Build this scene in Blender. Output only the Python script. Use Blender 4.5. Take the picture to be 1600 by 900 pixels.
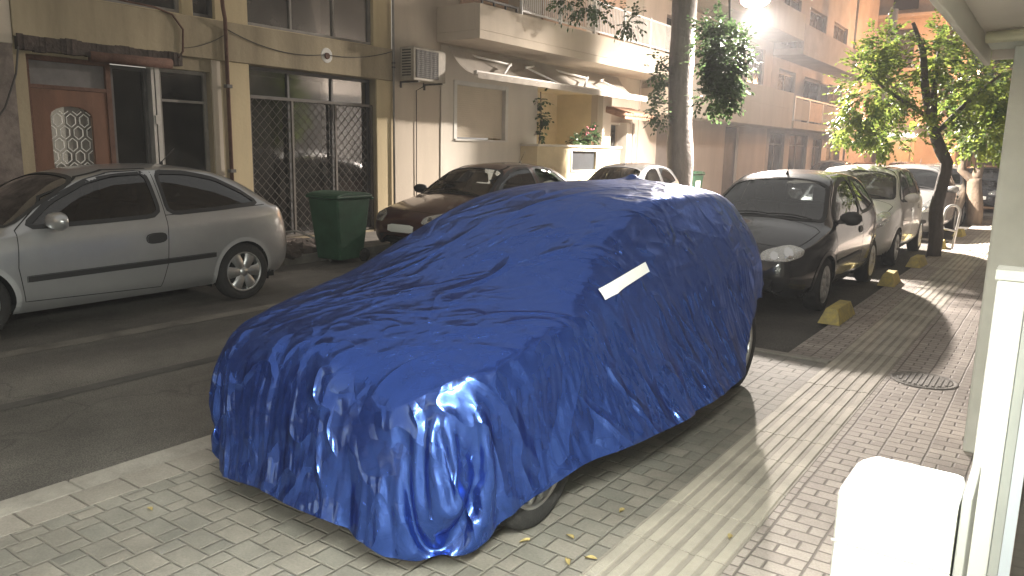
import bpy, bmesh, math, random
import numpy as np
from mathutils import Vector, Matrix, noise
from mathutils.bvhtree import BVHTree
from mathutils.geometry import delaunay_2d_cdt
random.seed(7); np.random.seed(7)
scn = bpy.context.scene
for o in list(bpy.data.objects): bpy.data.objects.remove(o)
col = scn.collection
rad = math.radians
# ------------------------------------------------------------------ camera
CAM_H = 1.62
cam_d = bpy.data.cameras.new('camera'); cam = bpy.data.objects.new('camera', cam_d); col.objects.link(cam)
cam_d.sensor_width = 36.0; cam_d.lens = 1192/1600*36; cam_d.clip_start = 0.02; cam_d.clip_end = 500
_R = ((0.81288628, 0.11933812, -0.57006517), (0.58208681, -0.13324068, 0.80213581), (0.0197695, -0.98387262, -0.17777467))
cam.matrix_world = Matrix(((_R[0][0], -_R[0][1], -_R[0][2], 0), (_R[1][0], -_R[1][1], -_R[1][2], 0), (_R[2][0], -_R[2][1], -_R[2][2], CAM_H), (0, 0, 0, 1)))
scn.camera = cam
# ------------------------------------------------------------------ world: night sky with a weak city glow
wd = bpy.data.worlds.new('World'); scn.world = wd; wd.use_nodes = True
wn = wd.node_tree; wn.nodes.clear()
sky = wn.nodes.new('ShaderNodeTexSky'); sky.sky_type = 'NISHITA'; sky.sun_disc = False
sky.sun_elevation = rad(4); sky.sun_rotation = rad(200); sky.air_density = 1.0; sky.dust_density = 4.0
tint = wn.nodes.new('ShaderNodeMix'); tint.data_type = 'RGBA'; tint.blend_type = 'MIX'
tint.inputs[0].default_value = 0.7; tint.inputs[7].default_value = (2.6, 2.42, 2.18, 1)
wb = wn.nodes.new('ShaderNodeBackground'); wb.inputs[1].default_value = 0.09
wo = wn.nodes.new('ShaderNodeOutputWorld')
wn.links.new(sky.outputs[0], tint.inputs[6]); wn.links.new(tint.outputs[2], wb.inputs[0]); wn.links.new(wb.outputs[0], wo.inputs[0])
# ------------------------------------------------------------------ view + exposure
scn.view_settings.view_transform = 'Standard'; scn.view_settings.look = 'None'
scn.view_settings.gamma = 1; scn.view_settings.exposure = 1.45; scn.view_settings.use_curve_mapping = False
LAMP_POS = (-6.45, 18.8, 5.27); LAMP_W = 10500; LAMP_C = (1, .89, .79)
SHOP_POS = (-0.12, 0.85, 2.12); SHOP_W = 44; SHOP_C = (.97, 1.0, .92)
FAR_W = 1500
GLARE_HAZE = 0.0015
scn.render.engine = 'CYCLES'
try:
    scn.cycles.use_denoising = True; scn.cycles.max_bounces = 7; scn.cycles.transparent_max_bounces = 12
    scn.cycles.sample_clamp_indirect = 6; scn.cycles.caustics_reflective = False; scn.cycles.caustics_refractive = False
except Exception: pass
# ------------------------------------------------------------------ materials
MATS = {}
def mat(name, base=(.5,.5,.5), rough=.6, metal=0., spec=.5, coat=0., noise_s=0., noise_amt=0., bump=0., bump_s=40., col2=None, emis=None, estr=0., alpha=None, trans=0., streak=False, sheen=0., detail=6., sss=None):
    """Principled material with procedural mottling (object coordinates) and bump"""
    if name in MATS: return MATS[name]
    m = bpy.data.materials.new(name); m.use_nodes = True; nt = m.node_tree; N = nt.nodes; L = nt.links
    b = N['Principled BSDF']; b.inputs['Roughness'].default_value = rough; b.inputs['Metallic'].default_value = metal
    b.inputs['Specular IOR Level'].default_value = spec; b.inputs['Coat Weight'].default_value = coat; b.inputs['Coat Roughness'].default_value = .06
    b.inputs['Base Color'].default_value = (*base, 1)
    if sheen: b.inputs['Sheen Weight'].default_value = sheen
    if trans: b.inputs['Transmission Weight'].default_value = trans
    tc = N.new('ShaderNodeTexCoord')
    if noise_s:
        mp = N.new('ShaderNodeMapping'); L.new(tc.outputs['Object'], mp.inputs[0])
        if streak: mp.inputs['Scale'].default_value = (1, 1, .18)
        n = N.new('ShaderNodeTexNoise'); n.inputs['Scale'].default_value = noise_s; n.inputs['Detail'].default_value = detail; n.inputs['Roughness'].default_value = .65
        L.new(mp.outputs[0], n.inputs['Vector'])
        r = N.new('ShaderNodeValToRGB'); r.color_ramp.elements[0].position = .32; r.color_ramp.elements[1].position = .7
        c2 = col2 or tuple(c*(1-noise_amt) for c in base)
        r.color_ramp.elements[0].color = (*c2, 1); r.color_ramp.elements[1].color = (*base, 1)
        L.new(n.outputs[0], r.inputs[0]); L.new(r.outputs[0], b.inputs['Base Color'])
        rr = N.new('ShaderNodeMapRange'); rr.inputs[3].default_value = min(1, rough+.1); rr.inputs[4].default_value = max(0, rough-.06)
        L.new(n.outputs[0], rr.inputs[0]); L.new(rr.outputs[0], b.inputs['Roughness'])
    if bump:
        n2 = N.new('ShaderNodeTexNoise'); n2.inputs['Scale'].default_value = bump_s; n2.inputs['Detail'].default_value = 5
        L.new(tc.outputs['Object'], n2.inputs['Vector'])
        bp = N.new('ShaderNodeBump'); bp.inputs['Strength'].default_value = bump; bp.inputs['Distance'].default_value = .02
        L.new(n2.outputs[0], bp.inputs['Height']); L.new(bp.outputs[0], b.inputs['Normal'])
    if emis: b.inputs['Emission Color'].default_value = (*emis, 1); b.inputs['Emission Strength'].default_value = estr
    MATS[name] = m; return m
def glass_mat(name, tint=(.5,.55,.55), refl=.1, rough=.02, dirt=0., mul=1.3):
    """thin window glass: tinted see-through plus a Fresnel reflection"""
    if name in MATS: return MATS[name]
    m = bpy.data.materials.new(name); m.use_nodes = True; nt = m.node_tree; N = nt.nodes; L = nt.links; N.clear()
    t = N.new('ShaderNodeBsdfTransparent'); t.inputs[0].default_value = (*tint, 1)
    g = N.new('ShaderNodeBsdfGlossy'); g.inputs['Roughness'].default_value = rough; g.inputs[0].default_value = (1,1,1,1)
    f = N.new('ShaderNodeFresnel'); f.inputs[0].default_value = 1.52
    mx = N.new('ShaderNodeMixShader'); a = N.new('ShaderNodeMath'); a.operation = 'MULTIPLY_ADD'; a.inputs[1].default_value = mul; a.inputs[2].default_value = refl*.3; a.use_clamp = True
    L.new(f.outputs[0], a.inputs[0]); L.new(a.outputs[0], mx.inputs[0]); L.new(t.outputs[0], mx.inputs[1]); L.new(g.outputs[0], mx.inputs[2])
    out = N.new('ShaderNodeOutputMaterial')
    if dirt:
        d = N.new('ShaderNodeBsdfDiffuse'); d.inputs[0].default_value = (.35,.33,.3,1)
        n = N.new('ShaderNodeTexNoise'); n.inputs['Scale'].default_value = 2.2; n.inputs['Detail'].default_value = 8
        tc = N.new('ShaderNodeTexCoord'); L.new(tc.outputs['Object'], n.inputs['Vector'])
        mr = N.new('ShaderNodeMapRange'); mr.inputs[1].default_value = .35; mr.inputs[2].default_value = .75; mr.inputs[3].default_value = dirt*.3; mr.inputs[4].default_value = dirt
        L.new(n.outputs[0], mr.inputs[0])
        m2 = N.new('ShaderNodeMixShader'); L.new(mr.outputs[0], m2.inputs[0]); L.new(mx.outputs[0], m2.inputs[1]); L.new(d.outputs[0], m2.inputs[2]); L.new(m2.outputs[0], out.inputs[0])
    else: L.new(mx.outputs[0], out.inputs[0])
    MATS[name] = m; return m
PLAIN = {}
def paint(name, base, metal=.0, rough=.35, dirt=.25):
    """car paint: clear coat, road dust; the inside of the shell is dark trim"""
    if name in MATS: return MATS[name]
    PLAIN[name] = base
    m = mat(name, base, rough, metal, .5 if metal else .2, .9, 1.6, dirt)
    nt = m.node_tree; N = nt.nodes; L = nt.links
    b = N['Principled BSDF']; out = [n for n in N if n.type == 'OUTPUT_MATERIAL'][0]
    d = N.new('ShaderNodeBsdfDiffuse'); d.inputs[0].default_value = (.025,.025,.028,1)
    g = N.new('ShaderNodeNewGeometry'); mx = N.new('ShaderNodeMixShader')
    L.new(g.outputs['Backfacing'], mx.inputs[0]); L.new(b.outputs[0], mx.inputs[1]); L.new(d.outputs[0], mx.inputs[2]); L.new(mx.outputs[0], out.inputs[0])
    return m
# ------------------------------------------------------------------ mesh builder
class MB:
    def __init__(s): s.v = []; s.f = []
    def add(s, vs, fs):
        o = len(s.v); s.v += [tuple(v) for v in vs]; s.f += [tuple(i+o for i in f) for f in fs]; return s
    def box(s, x0, x1, y0, y1, z0, z1):
        return s.add([(x0,y0,z0),(x1,y0,z0),(x1,y1,z0),(x0,y1,z0),(x0,y0,z1),(x1,y0,z1),(x1,y1,z1),(x0,y1,z1)],
              [(0,3,2,1),(4,5,6,7),(0,1,5,4),(1,2,6,5),(2,3,7,6),(3,0,4,7)])
    def hexa(s, p): # 8 points: bottom ring 0-3, top ring 4-7
        return s.add(p, [(0,3,2,1),(4,5,6,7),(0,1,5,4),(1,2,6,5),(2,3,7,6),(3,0,4,7)])
    def quad(s, a, b, c, d): return s.add([a,b,c,d], [(0,1,2,3)])
    def tube(s, pts, r, n=8, caps=True):
        pts = [Vector(p) for p in pts]; rs = r if isinstance(r, (list, tuple)) else [r]*len(pts)
        vs = []; up = None
        for i, p in enumerate(pts):
            t = (pts[min(i+1, len(pts)-1)] - pts[max(i-1, 0)]).normalized()
            if up is None: up = Vector((0,0,1)) if abs(t.z) < .9 else Vector((1,0,0))
            a = t.cross(up).normalized(); b = a.cross(t).normalized(); up = b
            for k in range(n):
                an = 2*math.pi*k/n; vs.append(p + (a*math.cos(an) + b*math.sin(an))*rs[i])
        fs = [(i*n+k, i*n+(k+1)%n, (i+1)*n+(k+1)%n, (i+1)*n+k) for i in range(len(pts)-1) for k in range(n)]
        if caps: fs += [tuple(range(n))[::-1], tuple(range((len(pts)-1)*n, len(pts)*n))]
        return s.add(vs, fs)
    def lathe(s, prof, c=(0,0,0), axis='z', n=24, caps=False):
        vs = []
        for (r, h) in prof:
            for k in range(n):
                a = 2*math.pi*k/n; u, w = r*math.cos(a), r*math.sin(a)
                vs.append((c[0]+u, c[1]+w, c[2]+h) if axis == 'z' else ((c[0]+h, c[1]+u, c[2]+w) if axis == 'x' else (c[0]+u, c[1]+h, c[2]+w)))
        m = len(prof)
        fs = [(i*n+k, i*n+(k+1)%n, (i+1)*n+(k+1)%n, (i+1)*n+k) for i in range(m-1) for k in range(n)]
        if caps: fs += [tuple(range(n))[::-1], tuple(range((m-1)*n, m*n))]
        return s.add(vs, fs)
    def prism(s, poly, axis, a, b):
        """polygon in the two other axes, extruded along axis from a to b"""
        n = len(poly)
        def P(u, w, h): return (h,u,w) if axis == 'x' else ((u,h,w) if axis == 'y' else (u,w,h))
        vs = [P(u,w,a) for u,w in poly] + [P(u,w,b) for u,w in poly]
        return s.add(vs, [tuple(range(n))[::-1], tuple(range(n,2*n))] + [(i,(i+1)%n,n+(i+1)%n,n+i) for i in range(n)])
    def wall(s, X, y0, y1, z0, z1, holes=(), depth=.18, sgn=1):
        """wall face at x=X (facing +x when sgn=1) with rectangular holes (ya,yb,za,zb) and reveals"""
        ys = sorted({y0,y1,*[h[0] for h in holes],*[h[1] for h in holes]}); zs = sorted({z0,z1,*[h[2] for h in holes],*[h[3] for h in holes]})
        for i in range(len(ys)-1):
            for j in range(len(zs)-1):
                cy, cz = (ys[i]+ys[i+1])/2, (zs[j]+zs[j+1])/2
                if cy<y0 or cy>y1 or cz<z0 or cz>z1: continue
                if any(h[0]<cy<h[1] and h[2]<cz<h[3] for h in holes): continue
                s.quad((X,ys[i],zs[j]),(X,ys[i+1],zs[j]),(X,ys[i+1],zs[j+1]),(X,ys[i],zs[j+1]))
        for (a,b,c,d) in holes:
            x1 = X - sgn*depth
            s.quad((X,a,c),(X,a,d),(x1,a,d),(x1,a,c)); s.quad((X,b,c),(x1,b,c),(x1,b,d),(X,b,d))
            s.quad((X,a,c),(x1,a,c),(x1,b,c),(X,b,c)); s.quad((X,a,d),(X,b,d),(x1,b,d),(x1,a,d))
        return s
    def build(s, name, m, parent=None, smooth=False, bevel=0., off=None, recalc=True):
        me = bpy.data.meshes.new(name)
        o3 = off if off is not None else (ROOT.get(parent.name, (0,0,0)) if parent else (0,0,0))
        me.from_pydata([(v[0]-o3[0], v[1]-o3[1], v[2]-o3[2]) for v in s.v], [], s.f)
        if recalc:
            bm = bmesh.new(); bm.from_mesh(me); bmesh.ops.recalc_face_normals(bm, faces=bm.faces); bm.to_mesh(me); bm.free()
        me.materials.append(m)
        if smooth: me.polygons.foreach_set('use_smooth', [True]*len(me.polygons))
        ob = bpy.data.objects.new(name, me); col.objects.link(ob)
        if parent: ob.parent = parent; ROOT[ob.name] = o3
        if bevel:
            bv = ob.modifiers.new('bevel','BEVEL'); bv.width = bevel; bv.segments = 2; bv.limit_method = 'ANGLE'; bv.angle_limit = rad(40)
        return ob
ROOT = {}
def tag(o, label=None, cat=None, group=None, kind=None):
    if label: o['label'] = label
    if cat: o['category'] = cat
    if group: o['group'] = group
    if kind: o['kind'] = kind
    return o
def thing(name, label, cat, loc=(0,0,0), group=None):
    o = bpy.data.objects.new(name, None); col.objects.link(o); o.location = loc; o.empty_display_size = .2
    ROOT[o.name] = tuple(loc); return tag(o, label, cat, group)
def struct(o): o['kind'] = 'structure'; return o
# node helpers for the paving
def nmath(nt, op, a, b=None, c=None):
    n = nt.nodes.new('ShaderNodeMath'); n.operation = op
    for i, v in enumerate((a,b,c)):
        if v is None: continue
        if isinstance(v, (int,float)): n.inputs[i].default_value = v
        else: nt.links.new(v, n.inputs[i])
    return n.outputs[0]
def paver_mat(name, c1, c2, joint, cw, rh, s1=.66, s2=.34, jw=.008, grime=.5, stagger=0.):
    """paving: columns cw wide along the street, each made of rows rh long split alternately at s1/s2"""
    m = bpy.data.materials.new(name); m.use_nodes = True; nt = m.node_tree; N = nt.nodes; L = nt.links; b = N['Principled BSDF']
    g = N.new('ShaderNodeNewGeometry'); sp = N.new('ShaderNodeSeparateXYZ')
    wob = N.new('ShaderNodeTexNoise'); wob.inputs['Scale'].default_value = 3.; wob.inputs['Detail'].default_value = 2
    vm = N.new('ShaderNodeVectorMath'); vm.operation = 'MULTIPLY_ADD'; vm.inputs[1].default_value = (.012,.012,0)
    L.new(g.outputs['Position'], wob.inputs['Vector']); L.new(wob.outputs['Color'], vm.inputs[0]); L.new(g.outputs['Position'], vm.inputs[2])
    L.new(vm.outputs[0], sp.inputs[0]); x, y = sp.outputs[0], sp.outputs[1]
    xc = nmath(nt,'DIVIDE',x,cw); xi = nmath(nt,'FLOOR',xc); xf = nmath(nt,'SUBTRACT',xc,xi)
    yc = nmath(nt,'DIVIDE',y,rh); yc = nmath(nt,'ADD',yc,nmath(nt,'MULTIPLY',xi,.5+stagger)); yi = nmath(nt,'FLOOR',yc); yf = nmath(nt,'SUBTRACT',yc,yi)
    par = nmath(nt,'FLOORED_MODULO',nmath(nt,'ADD',yi,xi),2.)
    split = nmath(nt,'MULTIPLY_ADD',par,s2-s1,s1)
    left = nmath(nt,'LESS_THAN',xf,split)
    # distance to joints in metres
    dx = nmath(nt,'MULTIPLY',nmath(nt,'MINIMUM',nmath(nt,'MINIMUM',xf,nmath(nt,'SUBTRACT',1.,xf)),nmath(nt,'ABSOLUTE',nmath(nt,'SUBTRACT',xf,split))),cw)
    dy = nmath(nt,'MULTIPLY',nmath(nt,'MINIMUM',yf,nmath(nt,'SUBTRACT',1.,yf)),rh)
    d = nmath(nt,'MINIMUM',dx,dy)
    mr = N.new('ShaderNodeMapRange'); mr.interpolation_type = 'SMOOTHSTEP'; mr.inputs[1].default_value = jw*.3; mr.inputs[2].default_value = jw; L.new(d, mr.inputs[0])
    cid = N.new('ShaderNodeCombineXYZ'); L.new(nmath(nt,'MULTIPLY_ADD',left,.5,xi),cid.inputs[0]); L.new(yi,cid.inputs[1])
    wn_ = N.new('ShaderNodeTexWhiteNoise'); L.new(cid.outputs[0], wn_.inputs[0])
    mx = N.new('ShaderNodeMix'); mx.data_type = 'RGBA'; mx.inputs[6].default_value = (*c1,1); mx.inputs[7].default_value = (*c2,1); L.new(wn_.outputs[0], mx.inputs[0])
    n1 = N.new('ShaderNodeTexNoise'); n1.inputs['Scale'].default_value = 1.3; n1.inputs['Detail'].default_value = 9; n1.inputs['Roughness'].default_value = .7; L.new(g.outputs['Position'], n1.inputs['Vector'])
    r1 = N.new('ShaderNodeMapRange'); r1.inputs[1].default_value = .3; r1.inputs[2].default_value = .7; r1.inputs[3].default_value = 1-grime; r1.inputs[4].default_value = 1.12; L.new(n1.outputs[0], r1.inputs[0])
    n2 = N.new('ShaderNodeTexNoise'); n2.inputs['Scale'].default_value = 90; n2.inputs['Detail'].default_value = 4; L.new(g.outputs['Position'], n2.inputs['Vector'])
    r2 = N.new('ShaderNodeMapRange'); r2.inputs[3].default_value = .72; r2.inputs[4].default_value = 1.28; L.new(n2.outputs[0], r2.inputs[0])
    mul = N.new('ShaderNodeMix'); mul.data_type = 'RGBA'; mul.blend_type = 'MULTIPLY'; mul.inputs[0].default_value = 1
    cc = N.new('ShaderNodeCombineColor'); k = nmath(nt,'MULTIPLY',r1.outputs[0],r2.outputs[0])
    for i in range(3): L.new(k, cc.inputs[i])
    L.new(mx.outputs[2], mul.inputs[6]); L.new(cc.outputs[0], mul.inputs[7])
    jm = N.new('ShaderNodeMix'); jm.data_type = 'RGBA'; jm.inputs[6].default_value = (*joint,1); L.new(mul.outputs[2], jm.inputs[7]); L.new(mr.outputs[0], jm.inputs[0])
    L.new(jm.outputs[2], b.inputs['Base Color']); b.inputs['Roughness'].default_value = .72; b.inputs['Specular IOR Level'].default_value = .3
    bp = N.new('ShaderNodeBump'); bp.inputs['Strength'].default_value = .9; bp.inputs['Distance'].default_value = .006
    h = nmath(nt,'ADD',mr.outputs[0],nmath(nt,'MULTIPLY',n2.outputs[0],.18)); h = nmath(nt,'ADD',h,nmath(nt,'MULTIPLY',wn_.outputs[0],.25)); L.new(h, bp.inputs['Height']); L.new(bp.outputs[0], b.inputs['Normal'])
    return m
def asphalt_mat(name, c=(.095,.088,.077), c2=(.175,.162,.142)):
    m = bpy.data.materials.new(name); m.use_nodes = True; nt = m.node_tree; N = nt.nodes; L = nt.links; b = N['Principled BSDF']
    g = N.new('ShaderNodeNewGeometry'); mp = N.new('ShaderNodeMapping'); mp.inputs['Scale'].default_value = (1.,.16,1.); L.new(g.outputs['Position'], mp.inputs[0])
    n = N.new('ShaderNodeTexNoise'); n.inputs['Scale'].default_value = 1.1; n.inputs['Detail'].default_value = 8; n.inputs['Roughness'].default_value = .6; L.new(mp.outputs[0], n.inputs['Vector'])
    r = N.new('ShaderNodeValToRGB'); r.color_ramp.elements[0].position = .35; r.color_ramp.elements[1].position = .68; r.color_ramp.elements[0].color = (*c,1); r.color_ramp.elements[1].color = (*c2,1); L.new(n.outputs[0], r.inputs[0])
    v = N.new('ShaderNodeTexVoronoi'); v.inputs['Scale'].default_value = 130; L.new(g.outputs['Position'], v.inputs['Vector'])
    r2 = N.new('ShaderNodeMapRange'); r2.inputs[2].default_value = .7; r2.inputs[3].default_value = 1.5; r2.inputs[4].default_value = .55; L.new(v.outputs['Distance'], r2.inputs[0])
    w0 = N.new('ShaderNodeTexNoise'); w0.inputs['Scale'].default_value = 2.; w0.inputs['Detail'].default_value = 6; L.new(g.outputs['Position'], w0.inputs['Vector'])
    wv = N.new('ShaderNodeVectorMath'); wv.operation = 'MULTIPLY_ADD'; wv.inputs[1].default_value = (.7,.7,.7); L.new(w0.outputs['Color'], wv.inputs[0]); L.new(g.outputs['Position'], wv.inputs[2])
    ck = N.new('ShaderNodeTexVoronoi'); ck.feature = 'DISTANCE_TO_EDGE'; ck.inputs['Scale'].default_value = .45; L.new(wv.outputs[0], ck.inputs['Vector'])
    cm = N.new('ShaderNodeMapRange'); cm.inputs[1].default_value = .0; cm.inputs[2].default_value = .007; cm.inputs[3].default_value = .68; cm.inputs[4].default_value = 1.; L.new(ck.outputs['Distance'], cm.inputs[0])
    st = N.new('ShaderNodeTexNoise'); st.inputs['Scale'].default_value = .55; st.inputs['Detail'].default_value = 5; st.inputs['Roughness'].default_value = .7; L.new(g.outputs['Position'], st.inputs['Vector'])
    sm_ = N.new('ShaderNodeMapRange'); sm_.inputs[1].default_value = .35; sm_.inputs[2].default_value = .62; sm_.inputs[3].default_value = .62; sm_.inputs[4].default_value = 1.15; L.new(st.outputs[0], sm_.inputs[0])
    kk = nmath(nt,'MULTIPLY',nmath(nt,'MULTIPLY',r2.outputs[0],cm.outputs[0]),sm_.outputs[0])
    vm = N.new('ShaderNodeVectorMath'); vm.operation = 'SCALE'; L.new(r.outputs[0], vm.inputs[0]); L.new(kk, vm.inputs['Scale']); L.new(vm.outputs[0], b.inputs['Base Color'])
    b.inputs['Roughness'].default_value = .78; b.inputs['Specular IOR Level'].default_value = .35
    bp = N.new('ShaderNodeBump'); bp.inputs['Strength'].default_value = .7; bp.inputs['Distance'].default_value = .006; bp.invert = True; L.new(v.outputs['Distance'], bp.inputs['Height']); L.new(bp.outputs[0], b.inputs['Normal'])
    return m
# ================================================================== SETTING
M = {}
M['asphalt'] = asphalt_mat('asphalt'); M['asphalt_bay'] = asphalt_mat('asphalt_bay', (.09,.084,.075), (.15,.14,.125))
M['bay'] = paver_mat('bay_pavers', (.30,.275,.235), (.235,.225,.195), (.17,.158,.135), .235, .115, .66, .34, .008, .55)
M['walk'] = paver_mat('walk_pavers', (.47,.415,.37), (.37,.322,.288), (.18,.157,.14), .215, .082, .66, .34, .0075, .4)
M['slab'] = paver_mat('kerb_slabs', (.33,.30,.26), (.27,.25,.215), (.15,.135,.115), .40, .235, .99, .99, .008, .4)
M['concrete'] = mat('concrete', (.36,.335,.29), .8, noise_s=3., noise_amt=.45, bump=.3, bump_s=60)
M['kerb_dark'] = mat('kerb_dark', (.19,.175,.15), .85, noise_s=4., noise_amt=.5, bump=.4, bump_s=50)
RZ = -0.05
def sheet(name, x0, x1, y0, y1, z, m, kind='structure', nx=1, ny=1):
    b = MB(); b.quad((x0,y0,z),(x1,y0,z),(x1,y1,z),(x0,y1,z)); o = b.build(name, m); o['kind'] = kind; return o
sheet('road', -60, 40, -30, 120, RZ, M['asphalt'])
# lighter gutter strip and repair patch in the road
b = MB(); n = 60
for i in range(n):
    ya, yb = -6+i*.9, -6+(i+1)*.9
    wa = .10+.035*noise.noise((ya*1.3,0,1)); wb_ = .10+.035*noise.noise((yb*1.3,0,1)); ca = -6.62+.03*noise.noise((ya*.7,3,0)); cb = -6.62+.03*noise.noise((yb*.7,3,0))
    b.quad((ca-wa,ya,RZ+.004),(ca+wa,ya,RZ+.004),(cb+wb_,yb,RZ+.004),(cb-wb_,yb,RZ+.004))
struct(b.build('gutter_strip', mat('gutter', (.17,.155,.13), .85, noise_s=2.5, noise_amt=.6, bump=.3, bump_s=70)))
b = MB()
for x0,x1,z in ((-5.35,-5.22,.004),):
    for i in range(n):
        ya, yb = -6+i*.9, -6+(i+1)*.9; ca = .04*noise.noise((ya*.6,9,0)); cb = .04*noise.noise((yb*.6,9,0))
        b.quad((x0+ca,ya,RZ+z),(x1+ca*1.5,ya,RZ+z),(x1+cb*1.5,yb,RZ+z),(x0+cb,yb,RZ+z))
struct(b.build('road_seam', mat('seam', (.085,.08,.07), .85, noise_s=3, noise_amt=.5, bump=.3, bump_s=70)))
# parking bay paved with setts under the covered car, its kerb to the road
BAY_END = 6.35
b = MB(); b.box(-3.40,-1.345,-6,BAY_END-.1,-.3,0.); struct(b.build('paved_parking_bay', M['bay']))
b = MB(); b.box(-3.585,-3.402,-6,BAY_END-.1,-.3,.002); struct(b.build('slab_border', M['slab']))
b = MB()
for i in range(13): b.box(-3.775,-3.59,-6+i*.95,-6+i*.95+.943,-.3,-.004+.006*random.random())
struct(b.build('kerb_to_road', M['concrete'], bevel=.012))
b = MB(); b.box(-3.775,-1.345,BAY_END-.098,BAY_END,-.3,.012); struct(b.build('bay_end_kerb', M['concrete'], bevel=.01))
b = MB(); b.box(-3.7,-1.70,BAY_END+.002,26,-.3,-.03); struct(b.build('asphalt_parking', M['asphalt_bay']))
b = MB(); b.box(-1.695,-1.345,BAY_END+.002,26,-.3,.0); struct(b.build('pavement_edge', M['walk']))
b = MB(); b.box(-.905,.9,-6,26,-.3,.0); struct(b.build('pavement', M['walk']))
# ribbed tactile strip, tile by tile
b = MB(); T = .40
prof = [0.,.0]
ribs = 6
for i in range(81):
    y0 = -6+i*T; y1 = y0+T-.006; w0, w1 = -1.343, -.907; pts = [(w0,-.3),(w0,.001)]
    st = (w1-w0)/ribs; dz = .0022*random.uniform(-1,1)
    for k in range(ribs):
        a = w0+k*st; pts += [(a+.010,.001+dz),(a+.016,.0065+dz),(a+.056,.0065+dz),(a+.062,.001+dz)]
    pts += [(w1,.001),(w1,-.3)]
    b.prism(pts, 'y', y0, y1)
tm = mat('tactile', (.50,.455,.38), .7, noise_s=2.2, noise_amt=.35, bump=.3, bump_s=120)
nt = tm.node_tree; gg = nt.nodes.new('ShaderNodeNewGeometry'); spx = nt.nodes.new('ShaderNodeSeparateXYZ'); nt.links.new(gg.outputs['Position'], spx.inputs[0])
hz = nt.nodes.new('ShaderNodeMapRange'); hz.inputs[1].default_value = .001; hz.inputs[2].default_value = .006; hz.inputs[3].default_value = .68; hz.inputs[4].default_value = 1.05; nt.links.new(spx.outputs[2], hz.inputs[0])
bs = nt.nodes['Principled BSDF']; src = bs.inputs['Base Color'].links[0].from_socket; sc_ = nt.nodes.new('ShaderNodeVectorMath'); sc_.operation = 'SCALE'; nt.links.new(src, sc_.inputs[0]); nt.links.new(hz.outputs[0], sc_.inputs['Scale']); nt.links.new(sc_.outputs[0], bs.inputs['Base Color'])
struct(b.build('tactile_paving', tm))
b = MB(); b.box(-1.30,-.95,-6,27,-.3,-.012)
# crossing step and side street further on
b = MB(); b.box(-3.7,.9,26,26.15,-.3,.0); b.box(-3.7,.9,17.6,17.68,-.28,.006); struct(b.build('crossing_kerb', M['concrete'], bevel=.01))
# left pavement with its kerb
b = MB(); b.box(-10.75,-8.93,-20,48,-.3,.07); struct(b.build('far_pavement', mat('farpave', (.16,.145,.125), .85, noise_s=3, noise_amt=.5, bump=.4, bump_s=40)))
b = MB()
for i in range(48): b.box(-8.928,-8.78,-10+i*1.2,-10+i*1.2+1.19,-.3,.075)
struct(b.build('far_kerb', M['kerb_dark'], bevel=.012))

# ================================================================== LEFT FACADES
F = -10.4
W_ = {}
W_['old'] = mat('old_plaster', (.40,.335,.225), .9, noise_s=1.6, noise_amt=.45, bump=.25, bump_s=14, streak=True)
W_['pilaster'] = mat('yellow_plaster', (.58,.48,.30), .85, noise_s=1.4, noise_amt=.25, bump=.15, bump_s=20, streak=True)
W_['cream'] = mat('cream_plaster', (.56,.49,.40), .85, noise_s=.9, noise_amt=.25, bump=.12, bump_s=25, streak=True)
W_['white'] = mat('white_plaster', (.63,.585,.51), .85, noise_s=.8, noise_amt=.2, bump=.1, bump_s=25, streak=True)
W_['yellow'] = mat('yellow_render', (.66,.56,.36), .85, noise_s=1.2, noise_amt=.2, bump=.1, bump_s=25)
W_['stone'] = mat('rubble_stone', (.26,.215,.19), .95, noise_s=3.5, noise_amt=.6, bump=1., bump_s=7)
W_['rust'] = mat('rust', (.16,.085,.06), .85, noise_s=5, noise_amt=.5, bump=.4, bump_s=40)
W_['soot'] = mat('soot', (.085,.065,.055), .95, noise_s=6, noise_amt=.5, bump=.8, bump_s=20)
W_['wood'] = mat('door_wood', (.175,.08,.045), .5, noise_s=5, noise_amt=.45, bump=.1, bump_s=50, streak=True)
W_['alu'] = mat('aluminium', (.55,.54,.51), .4, metal=.6, noise_s=4, noise_amt=.2)
W_['darkframe'] = mat('dark_frame', (.11,.105,.10), .6, noise_s=5, noise_amt=.3)
W_['greyframe'] = mat('grey_frame', (.27,.25,.225), .6, noise_s=5, noise_amt=.3)
W_['inside'] = mat('dark_inside', (.035,.032,.03), .9, noise_s=1.4, noise_amt=.4)
W_['shopglass'] = glass_mat('shop_glass', (.40,.40,.37), .03, .06, dirt=.16, mul=.25)
W_['upglass'] = glass_mat('upper_glass', (.30,.30,.29), .02, .10, dirt=.35, mul=.22)
W_['lead'] = glass_mat('leaded_glass', (.6,.58,.5), .25, .08, dirt=.75)
W_['cable'] = mat('cable', (.05,.045,.04), .7)
W_['pvc'] = mat('white_pvc', (.62,.61,.57), .5, noise_s=2, noise_amt=.2)
W_['shutter'] = mat('roller_shutter', (.56,.49,.38), .6, noise_s=1.5, noise_amt=.15)
W_['iron'] = mat('iron', (.12,.11,.10), .6, noise_s=6, noise_amt=.3)
W_['white_metal'] = mat('white_metal', (.72,.71,.68), .45, noise_s=3, noise_amt=.12)

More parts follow.
